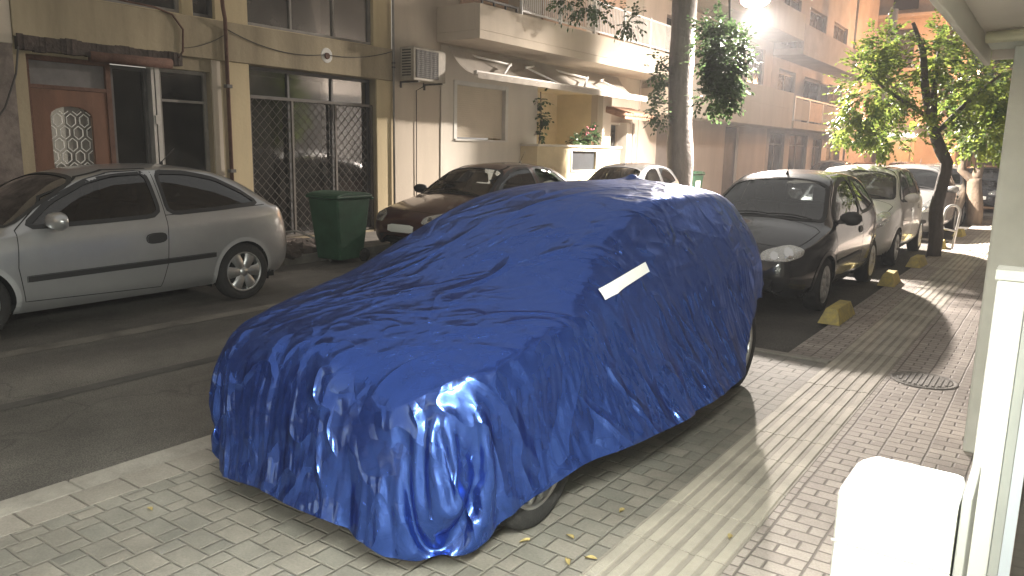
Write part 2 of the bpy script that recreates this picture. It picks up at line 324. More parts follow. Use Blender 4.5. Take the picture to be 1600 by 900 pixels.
def window(parent, X, y0, y1, z0, z1, mull=(), trans=(), gm='shopglass', fm='greyframe', fw=.05, depth=.10, name='window', back=True):
    """glazing with frame, mullions (y) and transoms (z) standing depth behind the wall face, dark room behind"""
    xg = X - depth; f = MB()
    f.box(xg-.03,xg+.03,y0,y0+fw,z0,z1); f.box(xg-.03,xg+.03,y1-fw,y1,z0,z1)
    f.box(xg-.029,xg+.029,y0+fw,y1-fw,z0,z0+fw); f.box(xg-.029,xg+.029,y0+fw,y1-fw,z1-fw,z1)
    for y in mull: f.box(xg-.025,xg+.027,y-fw*.4,y+fw*.4,z0+fw,z1-fw)
    for z in trans: f.box(xg-.024,xg+.022,y0+fw,y1-fw,z-fw*.35,z+fw*.35)
    w = f.build(name, W_[fm], parent)
    g = MB(); g.quad((xg-.005,y0+.01,z0+.01),(xg-.005,y1-.01,z0+.01),(xg-.005,y1-.01,z1-.01),(xg-.005,y0+.01,z1-.01)); g.build('pane', W_[gm], w)
    if back:
        g = MB(); xb = xg-1.3
        g.quad((xb,y0,z0),(xb,y1,z0),(xb,y1,z1),(xb,y0,z1)); g.quad((xb,y0,z0),(xg-.02,y0,z0),(xg-.02,y0,z1),(xb,y0,z1)); g.quad((xb,y1,z0),(xg-.02,y1,z0),(xg-.02,y1,z1),(xb,y1,z1))
        g.quad((xb,y0,z1),(xg-.02,y0,z1),(xg-.02,y1,z1),(xb,y1,z1)); g.quad((xb,y0,z0),(xg-.02,y0,z0),(xg-.02,y1,z0),(xb,y1,z0)); g.build('room', W_['inside'], w)
    return w

# ---------------- old two-storey shop building
A = thing('shop_building', 'old two storey shop building of stained yellow plaster with dark glazed shopfront bays', 'building', (F,5,0))
gb = MB(); gb.wall(F, -14, 10.63, .07, 2.84, [(4.36,6.84,.07,2.66),(7.50,10.19,.10,2.835)], .22); gb.build('wall', W_['old'], A)
b = MB(); b.wall(F, -14, 10.63, 3.41, 5.6, [(4.9,6.45,3.425,5.3),(6.62,6.98,3.425,5.3),(7.53,10.17,3.425,5.3)], .16); b.build('upper_wall', W_['pilaster'], A)
b = MB(); b.box(F-.25,F+.06,4.22,10.63,2.842,3.408); b.build('concrete_beam', W_['old'], A, bevel=.01)
b = MB(); b.box(F-.25,F+.05,-14,4.215,2.75,3.6); b.build('pale_lintel', W_['cream'], A, bevel=.01)
for y0,y1 in ((7.14,7.495),(10.195,10.62)):
    b = MB(); b.box(F+.002,F+.035,y0,y1,.07,2.84); b.build('pilaster', W_['pilaster'], A, bevel=.008)
b = MB(); b.box(F-.2,F-.05,6.845,7.135,.07,2.84); b.box(F+.002,F+.028,6.86,7.0,.07,2.838); b.build('pier', W_['cream'], A)
b = MB()
for i in range(70):  # rubble wall at the left end, in rough courses
    pass
b.box(F+.003,F+.05,-14,4.20,.07,2.75); b.build('rubble_wall', W_['stone'], A)
# rusty roller housing over the door
b = MB()
for k in range(34):
    y = 4.25+k*.062; h = .05*abs(noise.noise((y*3,1,2)))+.02
    b.box(F-.05,F+.085+.03*noise.noise((y*5,0,0)),y,y+.0615,2.70-.02*random.random(),2.84+h)
b.build('sooty_ledge', W_['soot'], A)
b = MB(); b.tube([(F+.05,5.1,2.70),(F+.06,6.2,2.715)], .07, 12); b.build('rusty_shutter_roll', W_['rust'], A, smooth=True)
# door and its transom
d = MB(); X0 = F-.10
d.box(X0-.05,X0+.02,4.42,4.62,.1,2.26); d.box(X0-.05,X0+.02,5.14,5.34,.1,2.26); d.box(X0-.05,X0+.02,4.62,5.14,2.06,2.26)
d.box(X0-.05,X0+.02,4.62,5.14,.1,.75)
arch = []
for k in range(9):
    a = math.pi*k/8; arch.append((4.88-.26*math.cos(a), 1.93+.13*math.sin(a)))
for k in range(8):
    (ya,za),(yb,zb) = arch[k], arch[k+1]
    d.hexa([(X0-.05,ya,za),(X0+.018,ya,za),(X0+.018,yb,zb),(X0-.05,yb,zb),(X0-.05,ya,2.062),(X0+.018,ya,2.062),(X0+.018,yb,2.062),(X0-.05,yb,2.062)])
door = d.build('door', W_['wood'], A, bevel=.01); tag(door, 'brown wooden door with arched leaded glass')
g = MB(); g.quad((X0-.02,4.6,.7),(X0-.02,5.16,.7),(X0-.02,5.16,2.1),(X0-.02,4.6,2.1)); g.build('leaded_glass', W_['lead'], door)
g = MB(); hx = .087
for r in range(10):
    for c in range(4):
        cy = 4.63+c*.165+(.0825 if r%2 else 0); cz = .80+r*.155
        P = [(cy,cz+.085),(cy+.055,cz+.04),(cy+.055,cz-.04),(cy,cz-.085),(cy-.055,cz-.04),(cy-.055,cz+.04)]
        for k in range(6):
            p, q = P[k], P[(k+1)%6]
            if 4.62<p[0]<5.14 and 4.62<q[0]<5.14 and .76<p[1]<2.03 and .76<q[1]<2.03: g.tube([(X0-.012,*p),(X0-.012,*q)], .0065, 5, False)
g.build('lead_came', W_['white_metal'], door)
b = MB(); b.box(X0-.06,X0+.03,4.36,4.415,.08,2.66); b.box(X0-.06,X0+.03,5.345,5.41,.08,2.66); b.box(X0-.059,X0+.028,4.415,5.345,2.265,2.31); b.box(X0-.059,X0+.028,4.415,5.345,2.6,2.66); b.build('door_frame', W_['rust'], A)
b = MB(); b.quad((X0-.02,4.415,2.31),(X0-.02,5.345,2.31),(X0-.02,5.345,2.6),(X0-.02,4.415,2.6)); b.build('transom_pane', mat('frosted', (.20,.19,.19), .35, noise_s=3, noise_amt=.4), A)
window(A, F, 5.42, 5.94, .12, 2.64, gm='shopglass', fm='darkframe', depth=.16)
b = MB(); b.box(F-.14,F-.02,5.945,5.985,.1,2.66); b.box(F-.14,F-.03,6.01,6.07,.1,2.66); b.box(F-.02,F+.015,5.96,6.03,1.88,2.0); b.build('shutter_rail', W_['alu'], A)
window(A, F, 6.075, 6.835, .12, 2.66, trans=(2.22,), fm='greyframe', depth=.12)
w = window(A, F, 7.51, 10.18, .12, 2.83, mull=(8.36,9.29), trans=(2.38,), fm='darkframe', depth=.16)
b = MB(); xl = F-.06; s = .115
def clip_diag(y0,y1,z0,z1,sg):
    for i in range(-40,60):
        c = i*s*math.sqrt(2); pts = []
        for t in np.linspace(-6,6,2): pass
        # line: (y-y0) + sg*(z-z0) = c
        cand = []
        for y in (y0,y1):
            z = z0+sg*(c-(y-y0))
            if z0-1e-6<=z<=z1+1e-6: cand.append((y,z))
        for z in (z0,z1):
            y = y0+c-sg*(z-z0)
            if y0<y<y1: cand.append((y,z))
        if len(cand)>=2 and (Vector(cand[0])-Vector(cand[1])).length>.05: b.tube([(xl+(.004 if sg>0 else -.004),*cand[0]),(xl+(.004 if sg>0 else -.004),*cand[1])], .0055, 4, False)
clip_diag(7.56,10.12,.15,2.34,1); clip_diag(7.56,10.12,.15,2.34,-1)
b.box(xl-.02,xl+.02,7.52,7.56,.12,2.38); b.box(xl-.02,xl+.02,10.12,10.16,.12,2.38); b.box(xl-.018,xl+.018,7.56,10.12,2.34,2.38); b.box(xl-.018,xl+.018,7.56,10.12,.115,.15)
b.box(xl-.018,xl+.016,8.34,8.38,.15,2.34); b.box(xl-.018,xl+.016,9.27,9.31,.15,2.34)
b.build('lattice_grille', mat('grille_brown', (.125,.108,.09), .6, noise_s=5, noise_amt=.4), A)
window(A, F, 4.9, 6.45, 3.43, 5.3, mull=(5.7,), fm='greyframe', gm='upglass', depth=.10)
window(A, F, 6.62, 6.98, 3.43, 5.3, fm='darkframe', gm='upglass', depth=.10)
window(A, F, 7.53, 10.17, 3.43, 5.3, mull=(8.4,9.3), fm='greyframe', gm='upglass', depth=.10)
b = MB(); b.box(F-8,F-.3,-14,10.6,5.6,5.8); b.box(F-.3,F+.4,-14,10.6,5.602,5.75); b.build('eaves_slab', W_['old'], A)
# pipes, cables and the vent patch on it
def cable_thing(name, label, cat, pts, r, m, n=6):
    b = MB(); b.tube(pts, r, n); return tag(b.build(name, m, smooth=True), label, cat)
t = thing('drainpipe', 'thin rusty drainpipe on the pale pier left of the yellow pilaster', 'pipe', (F,7.05,0))
b = MB(); b.tube([(F+.10,7.07,.07),(F+.10,7.07,3.3),(F+.16,7.03,3.42),(F+.16,7.0,3.6),(F+.10,6.98,5.5)], .028, 10); b.build('tube', W_['rust'], t, smooth=True)
b = MB(); b.box(F+.06,F+.14,7.03,7.12,2.45,2.5); b.box(F+.06,F+.14,7.03,7.12,1.2,1.25); b.build('clamp', W_['iron'], t)
t = thing('drainpipe', 'slim pale drainpipe at the corner beside the air conditioner', 'pipe', (F,10.6,0))
b = MB(); b.tube([(F+.075,10.6,.07),(F+.075,10.6,5.5)], .022, 10); b.build('tube', W_['greyframe'], t, smooth=True)
b = MB(); b.lathe([(.022,-.03),(.034,-.03),(.034,.0),(.022,.0)], (F+.075,10.6,3.1)); b.lathe([(.022,-.03),(.034,-.03),(.034,.0),(.022,.0)], (F+.075,10.6,3.18)); b.build('collar', W_['iron'], t, smooth=True)
def sag(a, c, s, n=14): return [(a[0]+(c[0]-a[0])*t, a[1]+(c[1]-a[1])*t, a[2]+(c[2]-a[2])*t - s*4*t*(1-t)) for t in [i/n for i in range(n+1)]]
cable_thing('sagging_cable', 'black cable sagging across the beam to the round vent', 'cable', sag((F+.075,7.1,3.3),(F+.075,9.0,3.14),.13)+sag((F+.075,9.0,3.14),(F+.075,10.55,3.36),.07)[1:], .007, W_['cable'])
cable_thing('looping_cable', 'rusty brown cable curving down the beam above the wooden door', 'cable', [(F+.07,5.2,3.47),(F+.07,6.0,3.44),(F+.08,6.25,3.38),(F+.085,6.4,3.2),(F+.085,6.38,2.9),(F+.09,6.3,2.8)], .014, W_['rust'])
cable_thing('hanging_cable', 'black cable hanging down the rubble wall left of the wooden door', 'cable', [(F+.09,4.25,2.72),(F+.09,4.2,2.4),(F+.09,4.05,2.0),(F+.09,3.9,1.8),(F+.08,3.8,1.72)], .012, W_['cable'])
cable_thing('thin_cable', 'thin cable strung along the beam from the door ledge to the pipe', 'cable', sag((F+.075,6.4,2.95),(F+.075,7.05,3.2),.04), .005, W_['cable'])
b = MB(); b.lathe([(0.0,.02),(.05,.02),(.055,.0)], (F+.07,9.02,3.12), 'x', 16); t = b.build('round_vent', W_['rust'], smooth=False); tag(t, 'round rusty vent on a pale patch in the middle of the beam', 'vent')
pts = []; 
b = MB(); b.lathe([(0,.009),(.115,.009),(.125,.003)], (F+.058,9.02,3.13), 'x', 14); b.build('pale_patch', W_['pvc'], t, off=(0,0,0))
# rubbish at the foot of the wall
b = MB()
def lump(b, c, r, seed, n=10, amp=.45):
    vs = []; m = n//2
    for i in range(m+1):
        for k in range(n):
            th = math.pi*i/m; ph = 2*math.pi*k/n; d = Vector((math.sin(th)*math.cos(ph), math.sin(th)*math.sin(ph), math.cos(th)))
            q = 1+amp*noise.noise(d*2.2+Vector((seed,0,0))); vs.append((c[0]+d.x*r[0]*q, c[1]+d.y*r[1]*q, c[2]+d.z*r[2]*q))
    b.add(vs, [(i*n+k,i*n+(k+1)%n,(i+1)*n+(k+1)%n,(i+1)*n+k) for i in range(m) for k in range(n)])
for i in range(16): lump(b, (-9.25+random.uniform(-.3,.3), 7.1+random.uniform(-.7,.5), .1), (.22,.25,.09+.07*random.random()), i)
tag(b.build('rubble_heap', mat('rubble', (.11,.085,.07), .95, noise_s=9, noise_amt=.6, bump=.8, bump_s=20)), 'low dark heap of rubble and leaves on the kerb behind the silver car', 'rubble heap')
cable_thing('fallen_hose', 'grey hose arching from the rubble heap to the foot of the green bin', 'hose', [(-9.35,6.6,.2),(-9.2,6.9,.36),(-9.0,7.2,.40),(-8.72,7.38,.28),(-8.55,7.45,-.03)], .016, W_['greyframe'])

# ---------------- air conditioner
t = thing('air_conditioner', 'grey air conditioner unit hung on the wall beside the drainpipe', 'air conditioner', (F+.3,11.1,3.1))
y0,y1,z0,z1,x0,x1 = 10.72,11.62,2.86,3.46,F+.12,F+.47
b = MB(); b.box(x0,x1,y0,y1,z0,z1); b.build('casing', mat('ac_casing', (.42,.38,.31), .6, noise_s=4, noise_amt=.35), t, bevel=.015)
b = MB(); b.box(x1+.001,x1+.012,y0+.06,y0+.68,z0+.05,z1-.05); b.build('fan_guard', mat('ac_dark', (.10,.095,.085), .7, noise_s=14, noise_amt=.4), t)
b = MB()
for k in range(14): b.tube([(x1+.018,y0+.07,z0+.07+k*.036),(x1+.018,y0+.67,z0+.07+k*.036)], .0035, 4, False)
for k in range(6): b.tube([(x1+.021,y0+.08+k*.115,z0+.06),(x1+.021,y0+.08+k*.115,z1-.06)], .0035, 4, False)
b.build('guard_grid', W_['greyframe'], t)
b = MB()
for k in range(10): b.box(x0+.06,x0+.28,y0-.004,y0+.003,z0+.08+k*.05,z0+.105+k*.05)
b.build('side_louvre', mat('ac_dark'), t)
for y in (y0+.12,y1-.12): b = MB(); b.box(F+.002,x1,y,y+.03,z0-.032,z0-.002); b.box(F+.002,F+.03,y,y+.03,z0-.12,z0-.0325); b.build('bracket', W_['iron'], t)
b = MB(); b.tube([(x0+.1,y1-.35,z0-.002),(x0+.09,y1-.36,z0-.08),(F+.03,y0+.55,z0-.14),(F+.02,y0+.55,.1)], .009, 6); b.build('drain_hose', W_['cable'], t, smooth=True)

# ---------------- pale apartment block with balcony, awning, veranda
B = thing('apartment_building', 'pale cream apartment building with a long balcony and shuttered window', 'building', (F,15,0))
b = MB(); b.wall(F, 10.64, 20.9, .07, 6.6, [(12.46,14.25,1.83,3.02),(15.52,18.45,1.30,3.12),(18.95,19.62,.07,2.42)], .2); b.build('wall', W_['cream'], B)
b = MB(); b.box(F+.003,F+.022,12.0,15.50,.07,3.66); 
b = MB(); b.wall(F+.02, 12.0, 15.5, .07, 3.66, [(12.46,14.25,1.83,3.02)], .018); b.build('white_wall_panel', W_['white'], B)
b = MB()
for k in range(26): b.box(F-.09,F-.066,12.5,14.21,1.87+k*.0435,1.87+k*.0435+.041)
sh = b.build('shutter', W_['shutter'], B)
b = MB(); b.box(F-.10,F+.035,12.40,12.5,1.832,3.018); b.box(F-.10,F+.035,14.20,14.30,1.832,3.018); b.box(F-.06,F+.03,12.501,14.199,2.93,3.018); b.box(F-.02,F+.06,12.42,14.29,1.795,1.828); b.build('window_frame', W_['pvc'], B)
# veranda recess
b = MB(); xb = F-1.3
b.quad((xb,15.3,1.0),(xb,18.7,1.0),(xb,18.7,3.3),(xb,15.3,3.3)); b.quad((xb,15.52,1.0),(F-.2,15.52,1.0),(F-.2,15.52,3.3),(xb,15.52,3.3)); b.quad((xb,18.45,1.0),(F-.2,18.45,1.0),(F-.2,18.45,3.3),(xb,18.45,3.3)); b.quad((xb,15.3,3.15),(F-.2,15.3,3.15),(F-.2,18.7,3.15),(xb,18.7,3.15)); b.quad((xb,15.3,1.28),(F-.2,15.3,1.28),(F-.2,18.7,1.28),(xb,18.7,1.28))
b.build('veranda_wall', W_['yellow'], B)
b = MB(); b.box(F-.75,F-.62,16.25,16.4,1.285,3.145); b.build('veranda_post', W_['yellow'], B)
# ground storey column and porch
b = MB(); b.box(F+.003,F+.16,18.46,18.93,.07,3.1); b.build('porch_pier', W_['white'], B)
b = MB(); b.box(F-.12,F-.06,19.0,19.6,.09,2.36); dr = b.build('entrance_door', mat('dark_door', (.06,.065,.06), .4, noise_s=3, noise_amt=.3), B)
b = MB(); b.box(F-.05,F-.02,19.1,19.5,.6,2.2); b.build('pane', W_['shopglass'], dr)
b = MB()
for y in (18.955,19.63,19.85,20.05): b.box(F-.05,F+.30 if y>19.6 else F+.05,y,y+.07,.07,2.44)
b.box(F-.05,F+.28,19.701,19.85,.07,2.42); b.box(F-.05,F+.05,19.03,19.625,2.38,2.44); b.build('door_surround', W_['white'], B)
b = MB(); b.hexa([(F+.0,18.6,2.72),(F+.75,18.6,2.50),(F+.75,20.4,2.50),(F,20.4,2.72),(F,18.6,2.80),(F+.75,18.6,2.57),(F+.75,20.4,2.57),(F,20.4,2.80)]); pc = b.build('porch_roof', mat('terracotta', (.42,.24,.16), .85, noise_s=6, noise_amt=.4), B)
b = MB()
for k in range(12): b.tube([(F+.02,18.66+k*.15,2.82),(F+.76,18.66+k*.15,2.60)], .06, 8)
b.build('roof_tile', mat('terracotta'), pc, smooth=True)
b = MB(); b.box(F+.01,F+.04,18.65,18.72,1.8,1.95); b.build('house_number_plate', W_['iron'], B)
b = MB(); b.box(F-6,F-.3,10.66,20.88,6.6,6.8); b.box(F-.3,F+1.3,10.66,20.88,6.602,6.82); b.build('roof_slab', W_['cream'], B)
# balcony
bx = -9.32
b = MB(); b.box(F+.003,bx,11.89,20.88,3.70,3.86); b.box(bx-.10,bx,11.89,20.88,3.862,4.34); b.box(F+.003,bx-.102,11.89,11.99,3.862,4.36); b.box(F+.003,bx-.102,20.78,20.88,3.862,4.36); b.build('balcony', W_['cream'], B, bevel=.006)
rl = MB(); 
for k in range(98):
    y = 13.35+k*.0765
    rl.box(bx-.06,bx-.045,y,y+.022,4.44,5.06)
rl.box(bx-.07,bx-.03,13.3,20.85,5.06,5.10); rl.box(bx-.065,bx-.035,13.3,20.85,4.40,4.438)
for k in range(6): rl.box(bx-.08,bx-.02,13.3+k*1.49,13.34+k*1.49,4.34,5.14)
rl.build('balcony_railing', W_['white_metal'], B)
rl = MB(); rl.box(bx-.07,bx-.03,11.95,13.2,4.42,4.46)
for k in range(4): rl.box(bx-.07,bx-.03,12.0+k*.38,12.03+k*.38,4.34,4.42)
rl.build('low_rail', W_['iron'], B)
# rows of louvred balcony doors upstairs
for (a,c) in ((12.6,14.2),(15.6,17.6),(18.3,19.7)):
    b = MB(); b.box(F+.004,F+.06,a,c,3.87,6.1); sd = b.build('balcony_shutter', mat('peach', (.55,.38,.27), .7, noise_s=3, noise_amt=.2), B)
    b = MB()
    for k in range(30): b.box(F+.062,F+.075,a+.06,c-.06,3.95+k*.07,3.985+k*.07)
    b.build('slat', mat('peach'), sd)
# awning under the balcony
t = thing('awning', 'half folded grey fabric awning under the long balcony', 'awning', (F,15,3.3))
xb, zb = -9.30, 3.045
b = MB(); ny = 40; nx = 8; vs = []; fs = []
for i in range(ny+1):
    for j in range(nx+1):
        y = 11.95+i*(19.05-11.95)/ny; q = j/nx; x = F+.25+(xb-F-.25)*q
        z = 3.62+(zb-3.62)*(1-(1-q)**2.3)-.015*math.sin(math.pi*q)*(1+.5*noise.noise((y*.8,q*2,0)))+.012*noise.noise((y*3,q*4,2)); vs.append((x,y,z))
for i in range(ny):
    for j in range(nx): a = i*(nx+1)+j; fs.append((a,a+1,a+nx+2,a+nx+1))
b.add(vs, fs); b.build('fabric', mat('awning_fabric', (.37,.335,.29), .9, noise_s=1.5, noise_amt=.25), t, smooth=True)
b = MB(); b.box(xb-.03,xb+.05,11.72,19.12,zb-.03,zb+.05); b.build('front_bar', mat('bar_grey', (.55,.51,.46), .5, noise_s=2, noise_amt=.2), t, bevel=.01)
b = MB(); nv = 90
vs = [];fs = []
for i in range(nv+1):
    y = 11.75+i*7.33/nv
    vs += [(xb+.052,y,zb+.02),(xb+.054+.006*math.sin(i*1.7),y,zb-.04),(xb+.05+.010*math.sin(i*1.7+.6),y,zb-.085-.01*abs(math.sin(i*.55)))]
for i in range(nv):
    for j in range(2): a = i*3+j; fs.append((a,a+1,a+4,a+3))
b.add(vs,fs); b.build('valance', mat('awning_fabric'), t, smooth=True)
for (ya, el) in ((12.5,1),(15.0,-1),(15.7,1),(18.3,-1)):
    b = MB(); ym = ya+el*.95
    b.tube([(F+.25,ya,3.52),(F+.68,ym,3.38)], .024, 8); b.tube([(F+.68,ym,3.38),(xb-.02,ya+el*.15,zb+.03)], .022, 8); b.tube([(F+.68,ym,3.35),(F+.68,ym,3.41)], .036, 8); b.build('folding_arm', W_['white_metal'], t, smooth=True)
# planter wall with the dark vent panel
t = thing('planter_wall', 'yellow planter wall with a dark square panel in front of the veranda', 'planter', (-9.9,17,0))
b = MB(); b.wall(-9.9, 14.83, 18.88, .07, 1.72, [(16.35,17.55,1.16,1.63)], .05); b.quad((-9.9,14.83,.07),(F,14.83,.07),(F,14.83,1.72),(-9.9,14.83,1.72)); b.quad((-9.9,18.88,.07),(F,18.88,.07),(F,18.88,1.72),(-9.9,18.88,1.72)); b.build('wall', W_['yellow'], t, recalc=False)
b = MB(); b.box(F+.003,-9.86,14.8,18.92,1.722,1.775); b.build('coping', W_['white'], t, bevel=.008)
b = MB(); b.box(-9.952,-9.94,16.35,17.55,1.16,1.63); b.build('dark_panel', mat('panel', (.055,.06,.065), .3, noise_s=2, noise_amt=.3), t)
b = MB()
for a,c,e,f_ in ((16.31,16.35,1.12,1.67),(17.55,17.59,1.12,1.67)): b.box(-9.9+.001,-9.88,a,c,e,f_)
b.box(-9.899,-9.881,16.351,17.549,1.12,1.16); b.box(-9.899,-9.881,16.351,17.549,1.63,1.67); b.build('panel_frame', W_['pvc'], t)

# ---------------- further left buildings
Cb = thing('garage_building', 'pinkish building with a narrow dark door beyond the big tree', 'building', (F,27,0))
b = MB(); b.wall(F, 20.92, 33.0, .07, 2.72, [(22.2,24.2,.07,2.5),(28.1,29.6,.07,2.66)], .18); b.build('wall', mat('pink_plaster', (.63,.53,.45), .85, noise_s=1, noise_amt=.2, bump=.1, bump_s=20, streak=True), Cb)
b = MB(); b.box(F-.12,F-.10,28.12,29.58,.07,2.64); b.build('narrow_door', mat('door_grey', (.14,.13,.13), .6, noise_s=3, noise_amt=.3), Cb)
b = MB(); b.box(F-.12,F-.10,22.22,24.18,.07,2.48); b.build('garage_door', mat('garage', (.24,.215,.20), .6, noise_s=2, noise_amt=.2), Cb)
b = MB(); b.box(F+.003,F+1.0,21.0,33.0,2.722,3.5); b.box(F+.90,F+1.0,21.0,33.0,3.502,4.15); b.box(F+.003,F+.898,32.9,33.0,3.502,4.15); b.build('balcony', W_['cream'], Cb, bevel=.006)
b = MB(); b.wall(F, 20.92, 33.0, 2.73, 12., [(22.5,24.5,3.52,5.8),(26,28.5,3.52,5.8),(30,32,3.52,5.8),(22.5,24.5,6.9,9),(26,28.5,6.9,9),(30,32,6.9,9)], .2); b.build('upper_wall', mat('pink_plaster'), Cb)
for a,c in ((22.5,24.5),(26,28.5),(30,32)):
    window(Cb, F, a+.01, c-.01, 3.53, 5.79, mull=((a+c)/2,), fm='greyframe', gm='upglass', depth=.12, back=True)
    window(Cb, F, a+.01, c-.01, 6.91, 8.99, mull=((a+c)/2,), fm='greyframe', gm='upglass', depth=.12, back=True)
b = MB(); b.box(F+.003,F+1.2,21.0,33.0,6.2,6.4); b.box(F+1.1,F+1.2,21.0,33.0,6.402,7.2); b.build('upper_balcony', W_['cream'], Cb)
Db = thing('shop_block', 'taller grey block with dark shopfronts and a panelled balcony further down the street', 'building', (F,40,0))
gm_ = mat('grey_plaster', (.48,.42,.38), .9, noise_s=1, noise_amt=.25, bump=.1, bump_s=20)
b = MB(); b.wall(F, 33.02, 47.0, .07, 2.75, [(33.4,35.6,.07,2.6),(36.4,39.4,.07,2.6),(40.4,42.2,.07,2.5),(43.2,46.2,.07,2.5)], .25); b.build('wall', gm_, Db)
for a,c,h in ((33.4,35.6,2.6),(36.4,39.4,2.6),(40.4,42.2,2.5),(43.2,46.2,2.5)): window(Db, F, a+.01, c-.01, .1, h-.01, mull=((a+c)/2,), trans=(2.1,), fm='greyframe', depth=.15)
b = MB(); b.box(F+.003,F+1.05,33.05,46.8,2.752,3.05); b.build('balcony_slab', W_['cream'], Db)
for k in range(6):
    b = MB(); y = 33.2+k*2.25; b.box(F+.98,F+1.03,y,y+2.1,3.12,3.95); b.build('balcony_panel', [W_['cream'], gm_, mat('peach')][(k*2)%3], Db)
b = MB(); b.box(F+.96,F+1.05,33.1,46.7,4.0,4.06)
for k in range(7): b.box(F+.97,F+1.04,33.1+k*2.25,33.17+k*2.25,3.052,4.0)
b.build('balcony_rail', W_['white_metal'], Db)
b = MB(); b.wall(F, 33.02, 47.0, 2.76, 14., [(34,36.5,3.1,5.3),(38,41,3.1,5.3),(42.5,45.5,3.1,5.3),(34,36.5,6.3,8.4),(38,41,6.3,8.4),(42.5,45.5,6.3,8.4)], .25); b.build('upper_wall', gm_, Db)
for a,c in ((34,36.5),(38,41),(42.5,45.5)):
    for z0 in (3.1,6.3): window(Db, F, a+.01, c-.01, z0+.01, z0+2.05, mull=((a+c)/2,), fm='greyframe', gm='upglass', depth=.15, back=True)
b = MB(); b.box(F+.003,F+1.2,33.05,46.8,5.7,5.95); b.box(F+1.1,F+1.2,33.05,46.8,5.952,6.9); b.build('upper_balcony', gm_, Db)
b = MB(); b.hexa([(F,38,5.2),(F+1.6,38,4.55),(F+1.6,44,4.55),(F,44,5.2),(F,38,5.24),(F+1.6,38,4.59),(F+1.6,44,4.59),(F,44,5.24)]); b.build('balcony_awning', mat('awning_brown', (.38,.30,.25), .9, noise_s=2, noise_amt=.2), Db)
# end of the street: blocks lit by sodium lamps
om = mat('ochre_plaster', (.46,.36,.29), .9, noise_s=.8, noise_amt=.3)
E1 = thing('corner_building', 'orange lit corner building closing the far end of the street', 'building', (-8,56,0))
b = MB(); 
b.box(-16,-5.5,54,66,-.05,14); b.build('wall', om, E1)
b = MB(); b.box(-9.6,-7.9,53.7,53.98,0,2.7); b.box(-9.75,-9.6,53.6,53.98,0,2.9); b.box(-7.9,-7.75,53.6,53.98,0,2.9); b.build('shopfront', mat('cream_shop', (.6,.52,.36), .8, noise_s=2, noise_amt=.2), E1)
b = MB(); b.box(-9.7,-7.8,53.5,53.68,2.92,3.15); b.build('lit_fascia', mat('lit_fascia', (.8,.8,.75), .5, emis=(1,.95,.85), estr=2.2), E1)
for i in range(4):
    for j in range(3): b = MB(); b.box(-15+i*2.6,-13.6+i*2.6,53.9,53.98,4.2+j*3.2,6.2+j*3.2); b.build('window', W_['inside'], E1)
b = MB()
for j in range(3): b.box(-15.6,-5.6,52.9,53.98,3.6+j*3.2,3.8+j*3.2)
b.build('balcony_slab', om, E1)
E2 = thing('end_building', 'dark building behind the trees at the far end on the right', 'building', (0,60,0))
b = MB(); b.box(-5.4,8,60,70,-.05,16); b.build('wall', mat('brown_plaster', (.25,.19,.15), .9, noise_s=.8, noise_amt=.3), E2)
for i in range(4):
    for j in range(4): b = MB(); b.box(-4.8+i*2.9,-3.2+i*2.9,59.9,59.98,.8+j*3.3,2.8+j*3.3); b.build('window', W_['inside'], E2)
b = MB(); b.box(F-14,F-.02,47.6,53,-.05,13); tag(b.build('side_building', om), 'plain ochre building on the corner of the side street', 'building')
# ================================================================== RIGHT SIDE
R_ = thing('right_building', 'white rendered shop building on the right with a projecting pier', 'building', (0,5,0))
wm = mat('white_render', (.70,.72,.66), .8, noise_s=2.2, noise_amt=.24, bump=.12, bump_s=30)
b = MB(); b.box(-.28,.5,4.8,5.3,.0,3.4); b.build('pier', wm, R_, bevel=.012)
dk_ = mat('darkened_render', (.30,.27,.24), .85, noise_s=.8, noise_amt=.3)  # upper wall darkened in its colour to weaken its reflection in the panes
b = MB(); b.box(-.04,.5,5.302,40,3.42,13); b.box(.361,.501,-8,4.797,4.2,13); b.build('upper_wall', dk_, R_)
b = MB(); b.box(-.05,.5,5.302,40,.0,3.4); b.build('far_wall', mat('darkened_wall', (.09,.085,.08), .8, noise_s=.6, noise_amt=.5), R_)  # plain unseen wall, coloured dark to keep it out of the window reflections
b = MB(); b.box(.36,.5,-8,4.798,2.9,4.198); b.box(.36,.5,-8,2.9,.0,2.898);  b.build('wall', wm, R_)
b = MB(); b.box(-.14,-.052,3.0,3.12,.02,1.225); b.build('white_jamb_panel', mat('white_gloss', (.78,.80,.76), .35, noise_s=3, noise_amt=.06), R_, bevel=.008)
b = MB(); b.box(-.145,.4,2.99,3.13,1.227,1.26); b.build('jamb_cap', wm, R_)
b = MB(); b.box(-.05,-.022,2.96,3.10,.02,1.225); b.build('grey_strip', mat('strip_grey', (.40,.42,.39), .5, noise_s=2, noise_amt=.1), R_)
b = MB(); b.box(-.02,.012,2.90,3.06,.02,1.224); b.build('frame_post', mat('blue_alu', (.55,.62,.68), .35, metal=.4), R_)
b = MB(); b.box(.014,.40,2.98,3.0,.1,1.22); b.build('pane', W_['shopglass'], R_)
b = MB(); b.box(.25,.5,3.2,4.79,.0,2.9); b.build('recess_wall', wm, R_)
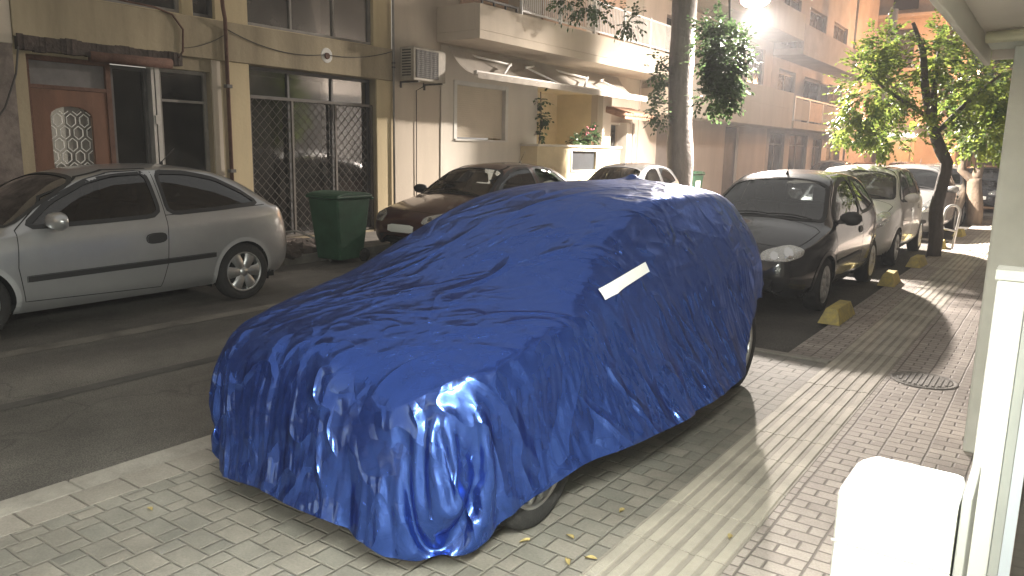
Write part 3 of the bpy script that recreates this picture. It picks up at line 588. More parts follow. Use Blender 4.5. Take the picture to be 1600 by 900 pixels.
# canopy over the shop
t = thing('shop_canopy', 'white canopy with ribbed underside at the top right corner', 'canopy', (-.1,3,2.2))
cm = mat('canopy_white', (.62,.57,.50), .6, noise_s=2, noise_amt=.1)
b = MB(); b.box(-.40,.34,.2,5.05,2.235,2.27); b.build('panel', cm, t)
b = MB(); b.box(-.43,-.402,.18,5.07,2.13,2.32); b.box(-.40,.34,5.052,5.08,2.16,2.30); b.build('fascia', cm, t, bevel=.006)
b = MB()
for k in range(30): b.box(-.19,.33,1.2+k*.11,1.25+k*.11,2.205,2.233)
b.build('rib', mat('rib_green', (.50,.53,.45), .6), t)
b = MB(); b.tube([(-.38,4.45,2.20),(.34,4.30,2.20)], .028, 10); b.build('cross_tube', mat('tube_cream', (.72,.70,.50), .5), t, smooth=True)
b = MB(); b.box(-.39,.33,4.62,4.9,2.195,2.232); b.build('flat_bar', mat('rib_green'), t)
# the shop's fluorescent lamp, and an unseen second one added for broader highlights
for (yy, lab) in ((SHOP_POS[1],'fluorescent lamp under the shop canopy, the one nearer the pier'),(SHOP_POS[1]-1.9,'unseen fluorescent lamp added behind the camera to broaden the highlights')):
    t = thing('shop_lamp', lab, 'lamp', (SHOP_POS[0],yy,SHOP_POS[2]))
    b = MB(); b.box(SHOP_POS[0]-.07,SHOP_POS[0]+.07,yy-.78,yy+.78,SHOP_POS[2]+.045,SHOP_POS[2]+.11); b.build('housing', W_['white_metal'], t)
    for dx in (-.035,.035):
        b = MB(); b.tube([(SHOP_POS[0]+dx,yy-.75,SHOP_POS[2]+.02),(SHOP_POS[0]+dx,yy+.75,SHOP_POS[2]+.02)], .014, 10); b.build('tube', mat('tube_lit', (.9,.9,.9), .5, emis=SHOP_C, estr=60), t, smooth=True)
    la = bpy.data.lights.new('shop_light','AREA'); la.shape = 'RECTANGLE'; la.size = .16; la.size_y = 1.5; la.energy = SHOP_W; la.color = SHOP_C
    lo = bpy.data.objects.new('shop_light', la); col.objects.link(lo); lo.location = (SHOP_POS[0]-.03,yy,SHOP_POS[2]-.01); lo.rotation_euler = (0, rad(32), 0)
# white wall box beside the camera
t = thing('white_cabinet', 'white metal cabinet with rounded edges fixed beside the shop door in the near corner', 'cabinet', (-.2,1.75,.3))
b = MB(); b.prism([(-.315,.34),(-.092,.34),(-.092,.945),(-.27,.945),(-.315,.92)], 'y', 1.66, 1.86)
b.build('body', mat('white_cab', (.82,.83,.79), .4, noise_s=5, noise_amt=.12), t, bevel=.018)
b = MB(); b.box(-.3165,-.0905,1.6585,1.664,.80,.804); b.build('lid_gap', mat('panel_gap_grey', (.25,.25,.24), .8), t)
b = MB(); b.lathe([(0,-.004),(.011,-.004),(.012,.0)], (-.125,1.658,.70), 'y', 14); b.build('lock', W_['alu'], t)
b = MB(); b.box(-.088,-.070,1.70,1.90,.30,.955); b.build('backplate', mat('grey_plate', (.24,.24,.225), .6, noise_s=4, noise_amt=.2), t, bevel=.004)
b = MB(); b.box(-.068,.36,1.88,1.90,.42,.46); b.build('bracket', W_['iron'], t)
# manhole cover
t = thing('manhole_cover', 'round ribbed manhole cover set in the brick pavement', 'manhole cover', (-.66,6.22,0))
b = MB(); b.lathe([(0,.004),(.185,.004),(.19,.0)], (-.66,6.22,.002), 'z', 32); b.build('plate', mat('manhole', (.22,.20,.18), .7, noise_s=8, noise_amt=.4, bump=.3, bump_s=60), t)
b = MB(); b.lathe([(.195,.004),(.215,.007),(.225,.004)], (-.66,6.22,.001), 'z', 32)
for k in range(9):
    x = -.15+k*.0375; h = math.sqrt(max(.0,.17**2-x*x)); b.box(-.66+x-.008,-.66+x+.008,6.22-h,6.22+h,.006,.011)
b.build('rim_and_ribs', mat('manhole'), t)
# yellow concrete wheel stops along the pavement edge
ym = mat('yellow_concrete', (.62,.49,.12), .85, noise_s=11, noise_amt=.45, bump=.3, bump_s=60, col2=(.34,.29,.14))
ys = [(7.75,.72,0,'nearest yellow wheel stop, beside the black hatchback'),(10.6,.62,2,'yellow wheel stop beside the rear wheel of the black hatchback'),(12.75,.62,-2,'shaded yellow wheel stop beside the front of the white hatchback'),(15.75,.5,4,'yellow wheel stop at the foot of the leaning metal hoop'),(18.6,.5,-3,'pale wheel stop lit in front of the second street tree')]
for (y,l,r,lab) in ys:
    b = MB(); b.hexa([(-.105,0,-.0),(.105,0,0),(.105,l,0),(-.105,l,0),(-.055,.09,.145),(.055,.09,.145),(.055,l-.06,.145),(-.055,l-.06,.145)])
    o = b.build('wheel_stop', ym, bevel=.007); o.location = (-1.70+(.02 if r else 0),y,.0); o.rotation_euler = (0,0,rad(r)); tag(o, lab, 'wheel stop', 'yellow wheel stops along the pavement edge')
# leaning galvanised hoop
b = MB(); p = []
for k in range(13):
    a = math.pi*k/12; p.append((-.14*math.cos(a), 0, .66+.14*math.sin(a)))
b.tube([(-.14,0,-.02)]+p+[(.14,0,-.02)], .022, 10); b.tube([(-.14,0,.35),(.14,0,.35)], .016, 8)
o = b.build('metal_hoop', mat('galvanised', (.5,.5,.49), .45, metal=.7, noise_s=6, noise_amt=.2), smooth=True); o.location = (-1.62,15.95,.0); o.rotation_euler = (rad(-6),rad(10),rad(35)); tag(o, 'galvanised metal hoop leaning at the pavement edge by the first tree', 'barrier')
# ================================================================== LAMPS
lx,ly,lz = LAMP_POS
t = thing('street_lamp', 'bright street lamp hung over the road right of the big tree trunk', 'street lamp', LAMP_POS)
b = MB(); b.lathe([(.0,.34),(.05,.34),(.08,.22),(.20,.13),(.34,.03),(.35,.0),(.32,-.02)], (lx,ly,lz), 'z', 24); b.build('lamp_head', W_['greyframe'], t, smooth=True)
b = MB(); b.lathe([(.33,-.02),(.31,-.09),(.21,-.16),(.0,-.19)], (lx,ly,lz), 'z', 24); b.build('lens', mat('lamp_lens', (.9,.9,.9), .3, emis=LAMP_C, estr=260), t, smooth=True)
b = MB(); b.tube([(F-.1,ly,6.4),(-8.2,ly,5.75),(lx,ly,lz+.36),(-3,ly,5.55),(-.04,ly,6.3)], .009, 5); b.build('span_wire', W_['cable'], t)
def point(name, loc, w, c, r):
    l = bpy.data.lights.new(name,'POINT'); l.energy = w; l.color = c; l.shadow_soft_size = r
    o = bpy.data.objects.new(name, l); col.objects.link(o); o.location = loc; return o
sl = bpy.data.lights.new('street_lamp_light','SPOT'); sl.energy = LAMP_W; sl.color = LAMP_C; sl.shadow_soft_size = .10; sl.spot_size = rad(172); sl.spot_blend = 1.
so = bpy.data.objects.new('street_lamp_light', sl); col.objects.link(so); so.location = (lx,ly,lz-.26); so.rotation_euler = Vector((-.30,.2,.93)).to_track_quat('Z','Y').to_euler()
for (p,w,lab) in (((-4.4,49,6.0),FAR_W,'sodium street lamp at the far end of the street, left of the crossing'),((1.5,46,6.0),FAR_W*.6,'sodium street lamp at the far end of the street, hidden by foliage')):
    t = thing('street_lamp', lab, 'street lamp', p)
    b = MB(); b.tube([(p[0],p[1]+1.2,-.05),(p[0],p[1]+1.2,p[2]+.3),(p[0],p[1]+.2,p[2]+.4)], [.08,.06,.04], 8); b.build('pole', W_['iron'], t, smooth=True)
    b = MB(); lump(b, (p[0],p[1],p[2]+.25), (.16,.3,.1), 2, 12); b.build('lamp_head', mat('lamp_lens_sodium', (.9,.7,.4), .4, emis=(1,.62,.3), estr=30), t, smooth=True)
    point('sodium_light', (p[0],p[1],p[2]-.1), w, (1,.53,.26), .15)
t = thing('wall_globe', 'small glowing globe lamp behind the first tree at the end of the street', 'lamp', (-4.6,40,1.95))
b = MB(); lump(b, (-4.6,40,1.95), (.24,.24,.26), 40, 12); b.build('globe', mat('globe', (.9,.8,.6), .4, emis=(1,.78,.5), estr=6), t, smooth=True)
b = MB(); b.tube([(-4.6,40,-.05),(-4.6,40,1.7)], .05, 8); b.build('post', W_['iron'], t, smooth=True)
b = MB(); b.tube([(-8.0,44,-.05),(-7.95,44,9)], [.27,.2], 14); tag(b.build('utility_pole', mat('pole_concrete', (.42,.36,.31), .9, noise_s=2, noise_amt=.25), smooth=True), 'tall grey concrete utility pole beyond the white hatchback', 'pole')

# added to imitate lens glare: a faint even haze that glows round the lamp
if GLARE_HAZE:
    b = MB(); b.box(-61,41,-31,121,-1.3,16.6); hz_ = b.build('glare_haze', bpy.data.materials.new('glare_haze_air')); hz_['kind'] = 'stuff'
    hm = hz_.data.materials[0]; hm.use_nodes = True; hm.node_tree.nodes.clear(); o_ = hm.node_tree.nodes.new('ShaderNodeOutputMaterial'); v_ = hm.node_tree.nodes.new('ShaderNodeVolumePrincipled')
    v_.inputs['Color'].default_value = (.93,.93,.97,1); v_.inputs['Density'].default_value = GLARE_HAZE; v_.inputs['Anisotropy'].default_value = .35; hm.node_tree.links.new(v_.outputs[0], o_.inputs['Volume'])
# ================================================================== CARS
def pchip(tab):
    x = np.array([t[0] for t in tab], float); y = np.array([t[1] for t in tab], float)
    h = np.diff(x); d = np.diff(y)/h; m = np.zeros(len(x)); m[0] = d[0]; m[-1] = d[-1]
    for i in range(1, len(x)-1):
        if d[i-1]*d[i] > 0:
            w1 = 2*h[i]+h[i-1]; w2 = h[i]+2*h[i-1]; m[i] = (w1+w2)/(w1/d[i-1]+w2/d[i])
    def f(q):
        q = np.clip(np.asarray(q, float), x[0], x[-1]); i = np.clip(np.searchsorted(x, q, 'right')-1, 0, len(x)-2)
        t = (q-x[i])/h[i]; t2 = t*t; t3 = t2*t
        return (2*t3-3*t2+1)*y[i]+(t3-2*t2+t)*h[i]*m[i]+(-2*t3+3*t2)*y[i+1]+(t3-t2)*h[i]*m[i+1]
    return f
def car_grid(S, ny=150, fine=1.):
    """lofted body shell: (ny, K, 3) array of points, K runs from the left sill over the roof to the right sill"""
    L = S['L']; f = {k: pchip(S[k]) for k in ('zt','zs','wb','wt','zb')}
    t = np.linspace(0, 1, ny); e = 0.5*(1-np.cos(np.pi*t)); ys = L*(.62*t+.38*e)
    nA, nB, nC, nD, nE = 3, 12, 4, 14, 13
    rows = []
    for y in ys:
        zt, zs, wb, wt, zb = (float(f[k](y)) for k in ('zt','zs','wb','wt','zb'))
        dr = S.get('crown', .055)*min(1, wt/.5); zte = max(zt-dr, zs+.004); wt = min(wt, wb-.02)
        zm = zb+.55*(zs-zb)
        P = []
        def seg(a, b, n, bulge=0.):
            for i in range(n):
                q = i/n; P.append((a[0]+(b[0]-a[0])*q+bulge*4*q*(1-q), a[1]+(b[1]-a[1])*q))
        p0 = (wb-.10, zb); p1 = (wb-.018, zb+.09*min(1,(zs-zb)/.3)); p3 = (wb-.004, zs-.10*min(1,(zs-zb)/.4)); p4 = (wb-.04*min(1,wb/.6), zs); p5 = (wt, zte)
        seg(p0, p1, nA); seg(p1, p3, nB, .016); seg(p3, p4, nC); seg(p4, p5, nD, .02 if zte-zs > .1 else .004)
        for i in range(nE+1):
            q = i/nE; P.append((wt*(1-q), zte+(zt-zte)*(1-(1-q)**2)))
        P = np.array(P)
        for _ in range(2):
            Q = P.copy(); Q[1:-1] = .25*P[:-2]+.5*P[1:-1]+.25*P[2:]; P = Q
        full = np.concatenate([np.stack([-P[:,0], P[:,1]], 1), np.stack([P[::-1,0], P[::-1,1]], 1)[1:]])
        rows.append(np.stack([full[:,0], np.full(len(full), y), full[:,1]], 1))
    G = np.array(rows)
    # round the nose and tail a little in plan: corner pull-back is in wb already; soften along the length
    for _ in range(2):
        H = G.copy(); H[1:-1] = .25*G[:-2]+.5*G[1:-1]+.25*G[2:]; H[:,:,1] = G[:,:,1]; G = H
    return G
def grid_faces(G):
    n, k = G.shape[:2]
    F_ = [(i*k+j, (i+1)*k+j, (i+1)*k+j+1, i*k+j+1) for i in range(n-1) for j in range(k-1)]
    return F_ + [tuple(range(k)), tuple(range((n-1)*k, n*k))[::-1]]
def rounded(poly, it=2, q=.22):
    P = [Vector(p).to_2d() for p in poly]
    for _ in range(it):
        N = []
        for i in range(len(P)):
            a, b = P[i], P[(i+1)%len(P)]; N += [a.lerp(b, q), a.lerp(b, 1-q)]
        P = N
    return [(p.x, p.y) for p in P]
def dense(poly, s=.05, closed=True):
    out = []
    n = len(poly)
    for i in range(n if closed else n-1):
        a, b = Vector(poly[i]), Vector(poly[(i+1)%n]); k = max(1, int((b-a).length/s))
        for j in range(k): out.append(tuple(a.lerp(b, j/k)))
    if not closed: out.append(tuple(poly[-1]))
    return out
def inpoly(px, py, poly):
    x = np.array([p[0] for p in poly]); y = np.array([p[1] for p in poly]); r = np.zeros(len(px), bool); j = len(x)-1
    for i in range(len(x)):
        c = ((y[i] > py) != (y[j] > py)) & (px < (x[j]-x[i])*(py-y[i])/(y[j]-y[i]+1e-12)+x[i]); r ^= c; j = i
    return r
class Proj:
    """projects 2-D outlines onto a car shell: 'top' (x,y) or an angle about z (90 = right side (y,z), 0 = front (x,z), 180 = rear)"""
    def __init__(s, bvh): s.b = bvh
    def ray(s, mode, u, v, off):
        if mode == 'top': o, d = Vector((u, v, 5)), Vector((0,0,-1))
        else:
            a = rad(mode); d = Vector((-math.sin(a), math.cos(a), 0)); ua = Vector((math.cos(a), math.sin(a), 0)); o = ua*u - d*6 + Vector((0,0,v))
        h, n, i, t = s.b.ray_cast(o, d)
        if h is None: return None
        if n.dot(d) > 0: n = -n
        return h + n*off
    def patch(s, poly, mode, off=.004, g=.045):
        poly = dense(poly, g); n = len(poly); xs = [p[0] for p in poly]; ys = [p[1] for p in poly]
        gx, gy = np.meshgrid(np.arange(min(xs)+g*.5, max(xs), g), np.arange(min(ys)+g*.5, max(ys), g)); gx = gx.ravel(); gy = gy.ravel()
        if len(gx):
            k = inpoly(gx, gy, poly); gx, gy = gx[k], gy[k]
        pa = np.array(poly)
        pts = list(poly)+[(a,b) for a,b in zip(gx,gy) if np.min((pa[:,0]-a)**2+(pa[:,1]-b)**2) > (g*.3)**2]
        v, e, f, *_ = delaunay_2d_cdt([Vector(p) for p in pts], [], [list(range(n))], 1, 1e-6)
        P = [s.ray(mode, q.x, q.y, off) for q in v]; mb = MB(); idx = {}; vs = []
        for i, p in enumerate(P):
            if p is not None: idx[i] = len(vs); vs.append(p)
        fs = [tuple(idx[i] for i in t) for t in f if all(i in idx for i in t) and max((P[t[a]]-P[t[a-1]]).length for a in range(len(t))) < g*6]
        return mb.add(vs, fs)
    def ribbon(s, poly, mode, w, off=.004, closed=True, mb=None, g=.03, wo=None):
        poly = dense(poly, g, closed); n = len(poly); mb = mb or MB(); wo = w if wo is None else wo; A = []
        c = sum(Vector(p).x for p in poly)/n, sum(Vector(p).y for p in poly)/n
        area = sum(poly[i][0]*poly[(i+1)%n][1]-poly[(i+1)%n][0]*poly[i][1] for i in range(n)); sg = 1 if area > 0 else -1
        for i, p in enumerate(poly):
            a = Vector(poly[(i-1)%n] if closed or i else poly[0]); b_ = Vector(poly[(i+1)%n] if closed or i < n-1 else poly[-1]); t = (b_-a).normalized(); nn = Vector((t.y,-t.x))*sg
            A.append((s.ray(mode, p[0]+nn.x*wo, p[1]+nn.y*wo, off), s.ray(mode, p[0]-nn.x*w, p[1]-nn.y*w, off)))
        for i in range(n if closed else n-1):
            q = [A[i][0], A[i][1], A[(i+1)%n][1], A[(i+1)%n][0]]
            if all(x is not None for x in q) and max((q[k]-q[k-1]).length for k in range(4)) < .3: mb.add(q, [(0,1,2,3)])
        return mb
def mirror(mb): 
    n = MB(); n.v = [(-x,y,z) for x,y,z in mb.v]; n.f = [f[::-1] for f in mb.f]; return n
M['tyre'] = mat('tyre_rubber', (.022,.021,.02), .85, noise_s=8, noise_amt=.4, bump=.3, bump_s=80)
M['trim'] = mat('black_trim', (.018,.018,.019), .55)
M['seam'] = mat('panel_gap', (.012,.012,.012), .9)
M['alloy'] = mat('alloy', (.50,.50,.49), .35, metal=.85, noise_s=8, noise_amt=.3)
M['cap'] = mat('wheel_cap', (.46,.46,.45), .4, metal=.5, noise_s=8, noise_amt=.35)
M['cabin'] = mat('cabin_cloth', (.045,.045,.048), .9, noise_s=12, noise_amt=.3)
M['well'] = mat('wheel_well', (.01,.01,.01), .95)
M['chrome'] = mat('chrome', (.75,.75,.74), .12, metal=1.)
M['lens_clear'] = mat('headlamp_bowl', (.66,.67,.65), .10, metal=.9, bump=1., bump_s=55, coat=1.)
M['lens_red'] = mat('tail_lens', (.35,.015,.012), .15, coat=1., noise_s=20, noise_amt=.4)
M['lens_amber'] = mat('amber_lens', (.6,.22,.03), .2, coat=1.)
M['plate'] = mat('number_plate', (.75,.75,.70), .4)
M['carglass'] = glass_mat('car_glass', (.42,.46,.45), .14, .015)
M['tintglass'] = glass_mat('dark_car_glass', (.16,.17,.175), .12, .015)
M['shadeglass'] = glass_mat('shaded_glass', (.30,.33,.31), .2, .03, dirt=.55)
M['mesh_dark'] = mat('grille_black', (.012,.012,.013), .6, bump=1, bump_s=90)
def wheel_mbs(kind, n, R=.30, w=.18, rr=.205):
    ty = MB(); h = w/2
    ty.lathe([(rr-.005,-h*.85),(rr+.03,-h*1.02),(R-.045,-h*1.04),(R-.012,-h*.92),(R,-h*.68),(R,h*.68),(R-.012,h*.92),(R-.045,h*1.04),(rr+.03,h*1.02),(rr-.005,h*.85)], (0,0,0), 'x', 48)
    rim = MB(); rim.lathe([(rr,-h*.8),(rr-.012,-h*.6),(rr-.015,h*.5),(rr-.012,h*.82),(rr,h*.96),(rr+.008,h*.9)], (0,0,0), 'x', 48)
    back = MB(); back.lathe([(0,h*.1),(rr-.02,h*.1),(rr-.016,-h*.2)], (0,0,0), 'x', 32)
    sp = MB()
    if kind == 'cap':
        sp.lathe([(0,h*.92),(.03,h*.92),(.07,h*.86),(.085,h*.84)], (0,0,0), 'x', 32)
        sp.lathe([(rr-.045,h*.95),(rr-.02,h*1.0),(rr-.004,h*.9)], (0,0,0), 'x', 48)
    else:
        sp.lathe([(0,h*.95),(.028,h*.95),(.034,h*.88),(.055,h*.84),(.062,h*.6)], (0,0,0), 'x', 32)
    for k in range(n):
        a0 = 2*math.pi*k/n
        if kind == 'cap': w0, w1, r0, r1, x0, x1 = .035, .058, .075, rr-.035, h*.86, h*.97
        elif kind == 'thin': w0, w1, r0, r1, x0, x1 = .012, .012, .045, rr-.008, h*.82, h*.80
        else: w0, w1, r0, r1, x0, x1 = .05, .074, .045, rr-.008, h*.84, h*.82
        prs = []
        for i in range(5):
            q = i/4; r = r0+(r1-r0)*q; ww = w0+(w1-w0)*q*q; x = x0+(x1-x0)*q+.012*math.sin(math.pi*q); prs.append((r,ww,x))
        ca, sa = math.cos(a0), math.sin(a0); vs = []
        for r,ww,x in prs:
            for (t,dx) in ((-ww,-.02),(-ww*.75,0),(ww*.75,0),(ww,-.02)): vs.append((x+dx, r*ca-t*sa, r*sa+t*ca))
        sp.add(vs, [(i*4+j,i*4+j+1,i*4+5+j,i*4+4+j) for i in range(4) for j in range(3)])
    return ty, rim, sp, back
def add_wheel(root, x, y, z, sgn, kind, n, R, m, w=.18):
    ty, rim, sp, back = wheel_mbs(kind, n, R, w, R*.68)
    def tr(mb):
        q = MB(); q.v = [(x+sgn*v[0], y+v[1], z+v[2]) for v in mb.v]; q.f = [f if sgn > 0 else f[::-1] for f in mb.f]; return q
    t = tr(ty).build('wheel', M['tyre'], root, smooth=True, off=(0,0,0))
    tr(rim).build('rim', m, t, smooth=True, off=(0,0,0)); tr(sp).build('spokes', m, t, smooth=True, off=(0,0,0), bevel=0); tr(back).build('brake_disc', M['well'], t, smooth=True, off=(0,0,0))
    return t
def rbox(mb, x0,x1,y0,y1,z0,z1, t=0.):
    mb.hexa([(x0,y0,z0),(x1,y0,z0),(x1,y1,z0),(x0,y1,z0),(x0+t,y0+t,z1),(x1-t,y0+t,z1),(x1-t,y1-t,z1),(x0+t,y1-t,z1)])
def car(name, label, loc, S, group=None, ny=150):
    root = thing(name, label, 'car', (0,0,0), group); O = (0,0,0); pm = S['paint']; L = S['L']
    G = car_grid(S, ny); V = G.reshape(-1,3); Fc = grid_faces(G)
    full = bpy.data.meshes.new('tmp'); full.from_pydata([tuple(v) for v in V], [], Fc); bm = bmesh.new(); bm.from_mesh(full); bmesh.ops.recalc_face_normals(bm, faces=bm.faces); bm.to_mesh(full); bm.free()
    # outward orientation
    if full.polygons[len(Fc)//2].normal.z < 0 and full.polygons[len(Fc)//2].center.z > .9: full.flip_normals()
    full.update(); vn = np.zeros(len(V)*3); full.vertex_normals.foreach_get('vector', vn); vn = vn.reshape(-1,3)
    bvh = BVHTree.FromPolygons([Vector(v) for v in V], Fc); pj = Proj(bvh)
    nF = len(full.polygons); cen = np.zeros(nF*3); full.polygons.foreach_get('center', cen); cen = cen.reshape(-1,3); nor = np.zeros(nF*3); full.polygons.foreach_get('normal', nor); nor = nor.reshape(-1,3)
    ax = np.abs(cen[:,0]); lab = np.zeros(nF, int)   # 0 body, -1 removed, k parts
    zw = S.get('wr', .30)
    for yw in S['wheels']: lab[(ax > .45) & ((cen[:,1]-yw)**2+(cen[:,2]-zw)**2 < (zw+.045)**2) & (np.abs(nor[:,0]) > .3)] = -1
    for yw in S['wheels']: lab[(ax > .45) & ((cen[:,1]-yw)**2+(cen[:,2]-zw)**2 < (zw+.045)**2) & (cen[:,2] < .3)] = -1
    side = np.abs(nor[:,0]) > .35
    parts = [('door', d) for d in S['doors']]
    sw = [rounded(p, 2, S.get('rq', .2)) for p in S['side']]
    for k, (nm, d) in enumerate(parts):
        lab[(lab == 0) & side & inpoly(cen[:,1], cen[:,2], d) & (cen[:,0] > 0)] = 10+2*k; lab[(lab == 0) & side & inpoly(cen[:,1], cen[:,2], d) & (cen[:,0] < 0)] = 11+2*k
    if 'bonnet' in S: lab[(lab == 0) & (nor[:,2] > .35) & inpoly(cen[:,0], cen[:,1], rounded(S['bonnet']))] = 40
    lab[(lab == 0) & (cen[:,1] < S['fb'][0]) & (cen[:,2] < S['fb'][1])] = 41; lab[(lab == 0) & (cen[:,1] > S['rb'][0]) & (cen[:,2] < S['rb'][1])] = 42
    for p in sw: lab[side & inpoly(cen[:,1], cen[:,2], p) & (ax > .3)] = -1
    ws = rounded(S['screen'], 2, .12); lab[(nor[:,2] > .2) & inpoly(cen[:,0], cen[:,1], ws)] = -1
    rw = rounded(S['rear'], 2, .15); lab[(nor[:,1] > .15) & inpoly(-cen[:,0], cen[:,2], rw)] = -1
    polys = [tuple(p.vertices) for p in full.polygons]; made = {}
    def sub(nm, code, m):
        ids = np.nonzero(lab == code)[0]
        if not len(ids): return None
        used = {}; vs = []; fs = []
        for i in ids:
            f = []
            for v in polys[i]:
                if v not in used: used[v] = len(vs); vs.append(v)
                f.append(used[v])
            fs.append(f)
        mb = MB(); mb.add([V[v] for v in vs], fs); o = mb.build(nm, m, root, smooth=True, off=O, recalc=False)
        o.data.normals_split_custom_set_from_vertices([tuple(vn[v]) for v in vs]); return o
    bumper_m = S.get('bumper', pm)
    body = sub('body', 0, pm)
    dr = {}
    for k in range(len(parts)):
        for s_ in (0, 1): dr[(k, s_)] = sub('door', 10+2*k+s_, pm)
    sub('bonnet', 40, pm); fbm = sub('front_bumper', 41, bumper_m); sub('rear_bumper', 42, bumper_m)
    def P2(nm, mb, m, both=True, par=None, smooth=True):
        a = mb.build(nm, m, par or root, smooth=smooth, off=O)
        if both: mirror(mb).build(nm, m, par or root, smooth=smooth, off=O)
        return a
    # seams
    sm = MB()
    for k, (nm, d) in enumerate(parts): pj.ribbon(d, 90, .0035, .0015, True, sm)
    for l in S.get('seams', []): pj.ribbon(l, 90, .0035, .0015, False, sm)
    P2('panel_gap', sm, M['seam'])
    if 'bonnet' in S: P2('bonnet_gap', pj.ribbon(rounded(S['bonnet']), 'top', .004, .0015), M['seam'], False)
    # glazing
    for i, p in enumerate(sw):
        g = pj.patch(p, 90, -.003); r = pj.ribbon(p, 90, .02, .004, wo=.020)
        gm = S.get('glass_side', ['tintglass']*9)[i]
        w = P2('side_window', g, M[gm]) 
        P2('window_seal', r, M['trim'])
    w = pj.patch(ws, 'top', -.003).build('windscreen', M[S.get('glass_f','carglass')], root, smooth=True, off=O)
    pj.ribbon(ws, 'top', .028, .004, wo=.018).build('seal', M['trim'], w, smooth=True, off=O)
    w = pj.patch(rw, 180, -.003).build('rear_window', M['tintglass'], root, smooth=True, off=O); pj.ribbon(rw, 180, .022, .004, wo=.016).build('seal', M['trim'], w, smooth=True, off=O)
    # arches, wells, wheels
    for yw in S['wheels']:
        a = [(yw+(zw+.05)*math.cos(t), zw+(zw+.05)*math.sin(t)) for t in np.linspace(-.25, math.pi+.25, 30)]
        P2('arch_lip', pj.ribbon(a, 90, .022, .006, False), mat(pm.name+'_plain', PLAIN[pm.name], .4, .3 if 'silver' in pm.name else 0., .4, .6))
        wl = MB(); wx = S['W']/2; vs = []; n = 20
        for i in range(n+1):
            t = -.35+(math.pi+.7)*i/n
            for x in (wx-.32, wx-.10): vs.append((x, yw+(zw+.07)*math.cos(t), zw+(zw+.07)*math.sin(t)))
        wl.add(vs, [(2*i,2*i+1,2*i+3,2*i+2) for i in range(n)]); wl.add([(wx-.32, yw+(zw+.07)*math.cos(t), zw+(zw+.07)*math.sin(t)) for t in np.linspace(-.35, math.pi+.35, 21)], [tuple(range(21))])
        P2('wheel_well', wl, M['well'])
        for sg in (-1, 1): add_wheel(root, sg*(wx-S.get('inset',.115)), yw, zw, sg, S['wk'][0], S['wk'][1], zw, M[S.get('wm','alloy')])
    # underside
    b = MB(); b.box(-S['W']/2+.14, S['W']/2-.14, .35, L-.3, .2, .26); b.build('underbody', M['well'], root, off=O)
    # handles, mouldings
    for k, h in enumerate(S['handles']):
        for s_ in (0, 1):
            mb = pj.patch(rounded(h, 2), 90, .012, .02); r = pj.ribbon(rounded(h, 2), 90, .0, .006, wo=.012, mb=None)
            mb.add(r.v, r.f)
            if s_: mb = mirror(mb)
            mb.build('handle', S.get('handle_m', M['trim']), dr.get((k, s_)) or root, smooth=True, off=O)
    for l in S.get('mould', []):
        mb = pj.patch(l, 90, .016, .04); r = pj.ribbon(l, 90, .0, .008, wo=.006); mb.add(r.v, r.f); P2('side_moulding', mb, M['trim'])
    # lights
    for (nm, poly, ang, m, ex) in S['lights']:
        pp = rounded(poly, 2, .18); g = pj.patch(pp, ang, .006, .02); pj.ribbon(pp, ang, .0, .002, wo=.006, mb=g, g=.02)
        o1 = g.build(nm, m, root, smooth=True, off=O); o2 = mirror(g).build(nm, m, root, smooth=True, off=O)
        if ex:
            for (u, v, r) in ex:
                a = [(u+r*math.cos(t), v+r*math.sin(t)) for t in np.linspace(0, 2*math.pi, 15)[:-1]]
                q = pj.patch(a, ang, .009, r*.5); rg = pj.ribbon(a, ang, .004, .012, g=r*.5)
                q.build('reflector', M['chrome'], o1, smooth=True, off=O); mirror(q).build('reflector', M['chrome'], o2, smooth=True, off=O)
                pass
    for (nm, poly, ang, m, off) in S.get('patches', []):
        pp = rounded(poly, 1, .15); g = pj.patch(pp, ang, off, .04); pj.ribbon(pp, ang, .0, off*.4, wo=.004, mb=g)
        g.build(nm, m, root, smooth=True, off=O)
    # mirrors
    mx, my, mz = S['mirror']
    ms = S.get('mirror_s', 1.); mb = MB(); lump(mb, (mx+.02*(ms-1), my, mz), (.115*ms,.065*ms,.080), 90.5, 18, .10); mb.v = [(v[0], min(v[1], my+.045), v[2]) for v in mb.v]
    mb2 = MB(); mb2.hexa([(mx-.16,my-.04,mz-.07),(mx-.05,my-.03,mz-.06),(mx-.05,my+.03,mz-.06),(mx-.16,my+.05,mz-.07),(mx-.17,my-.03,mz-.03),(mx-.05,my-.02,mz-.01),(mx-.05,my+.02,mz-.01),(mx-.17,my+.04,mz-.03)])
    for s_ in (0, 1):
        o = (mirror(mb) if s_ else mb).build('wing_mirror', S.get('mirror_m', pm), root, smooth=True, off=O); (mirror(mb2) if s_ else mb2).build('mirror_foot', M['trim'], o, off=O)
        g = MB(); g.quad((mx-.085,my+.047,mz-.05),(mx+.085,my+.047,mz-.05),(mx+.085,my+.047,mz+.05),(mx-.085,my+.047,mz+.05)); (mirror(g) if s_ else g).build('mirror_glass', M['chrome'], o, off=O)
    if 'antenna' in S:
        y, z, dy, h = S['antenna']; hit = pj.ray('top', 0, y, 0); b = MB(); b.tube([(0,y,hit.z-.005),(0,y+.01,hit.z+.03)], [.022,.010], 8); b.tube([(0,y+.01,hit.z+.028),(0,y+dy,hit.z+h)], [.005,.003], 6); b.build('antenna', M['trim'], root, smooth=True, off=O)
    # wipers
    wy = min(p[1] for p in ws)
    b = MB()
    for (xa, xc) in ((-.5,.05),(.05,.55)):
        pts = []
        for q in np.linspace(0,1,6):
            h = pj.ray('top', xa+(xc-xa)*q, wy+.035+.13*q*(1-q)+.02*q, .014)
            if h: pts.append(h)
        if len(pts) > 1: b.tube(pts, .008, 5)
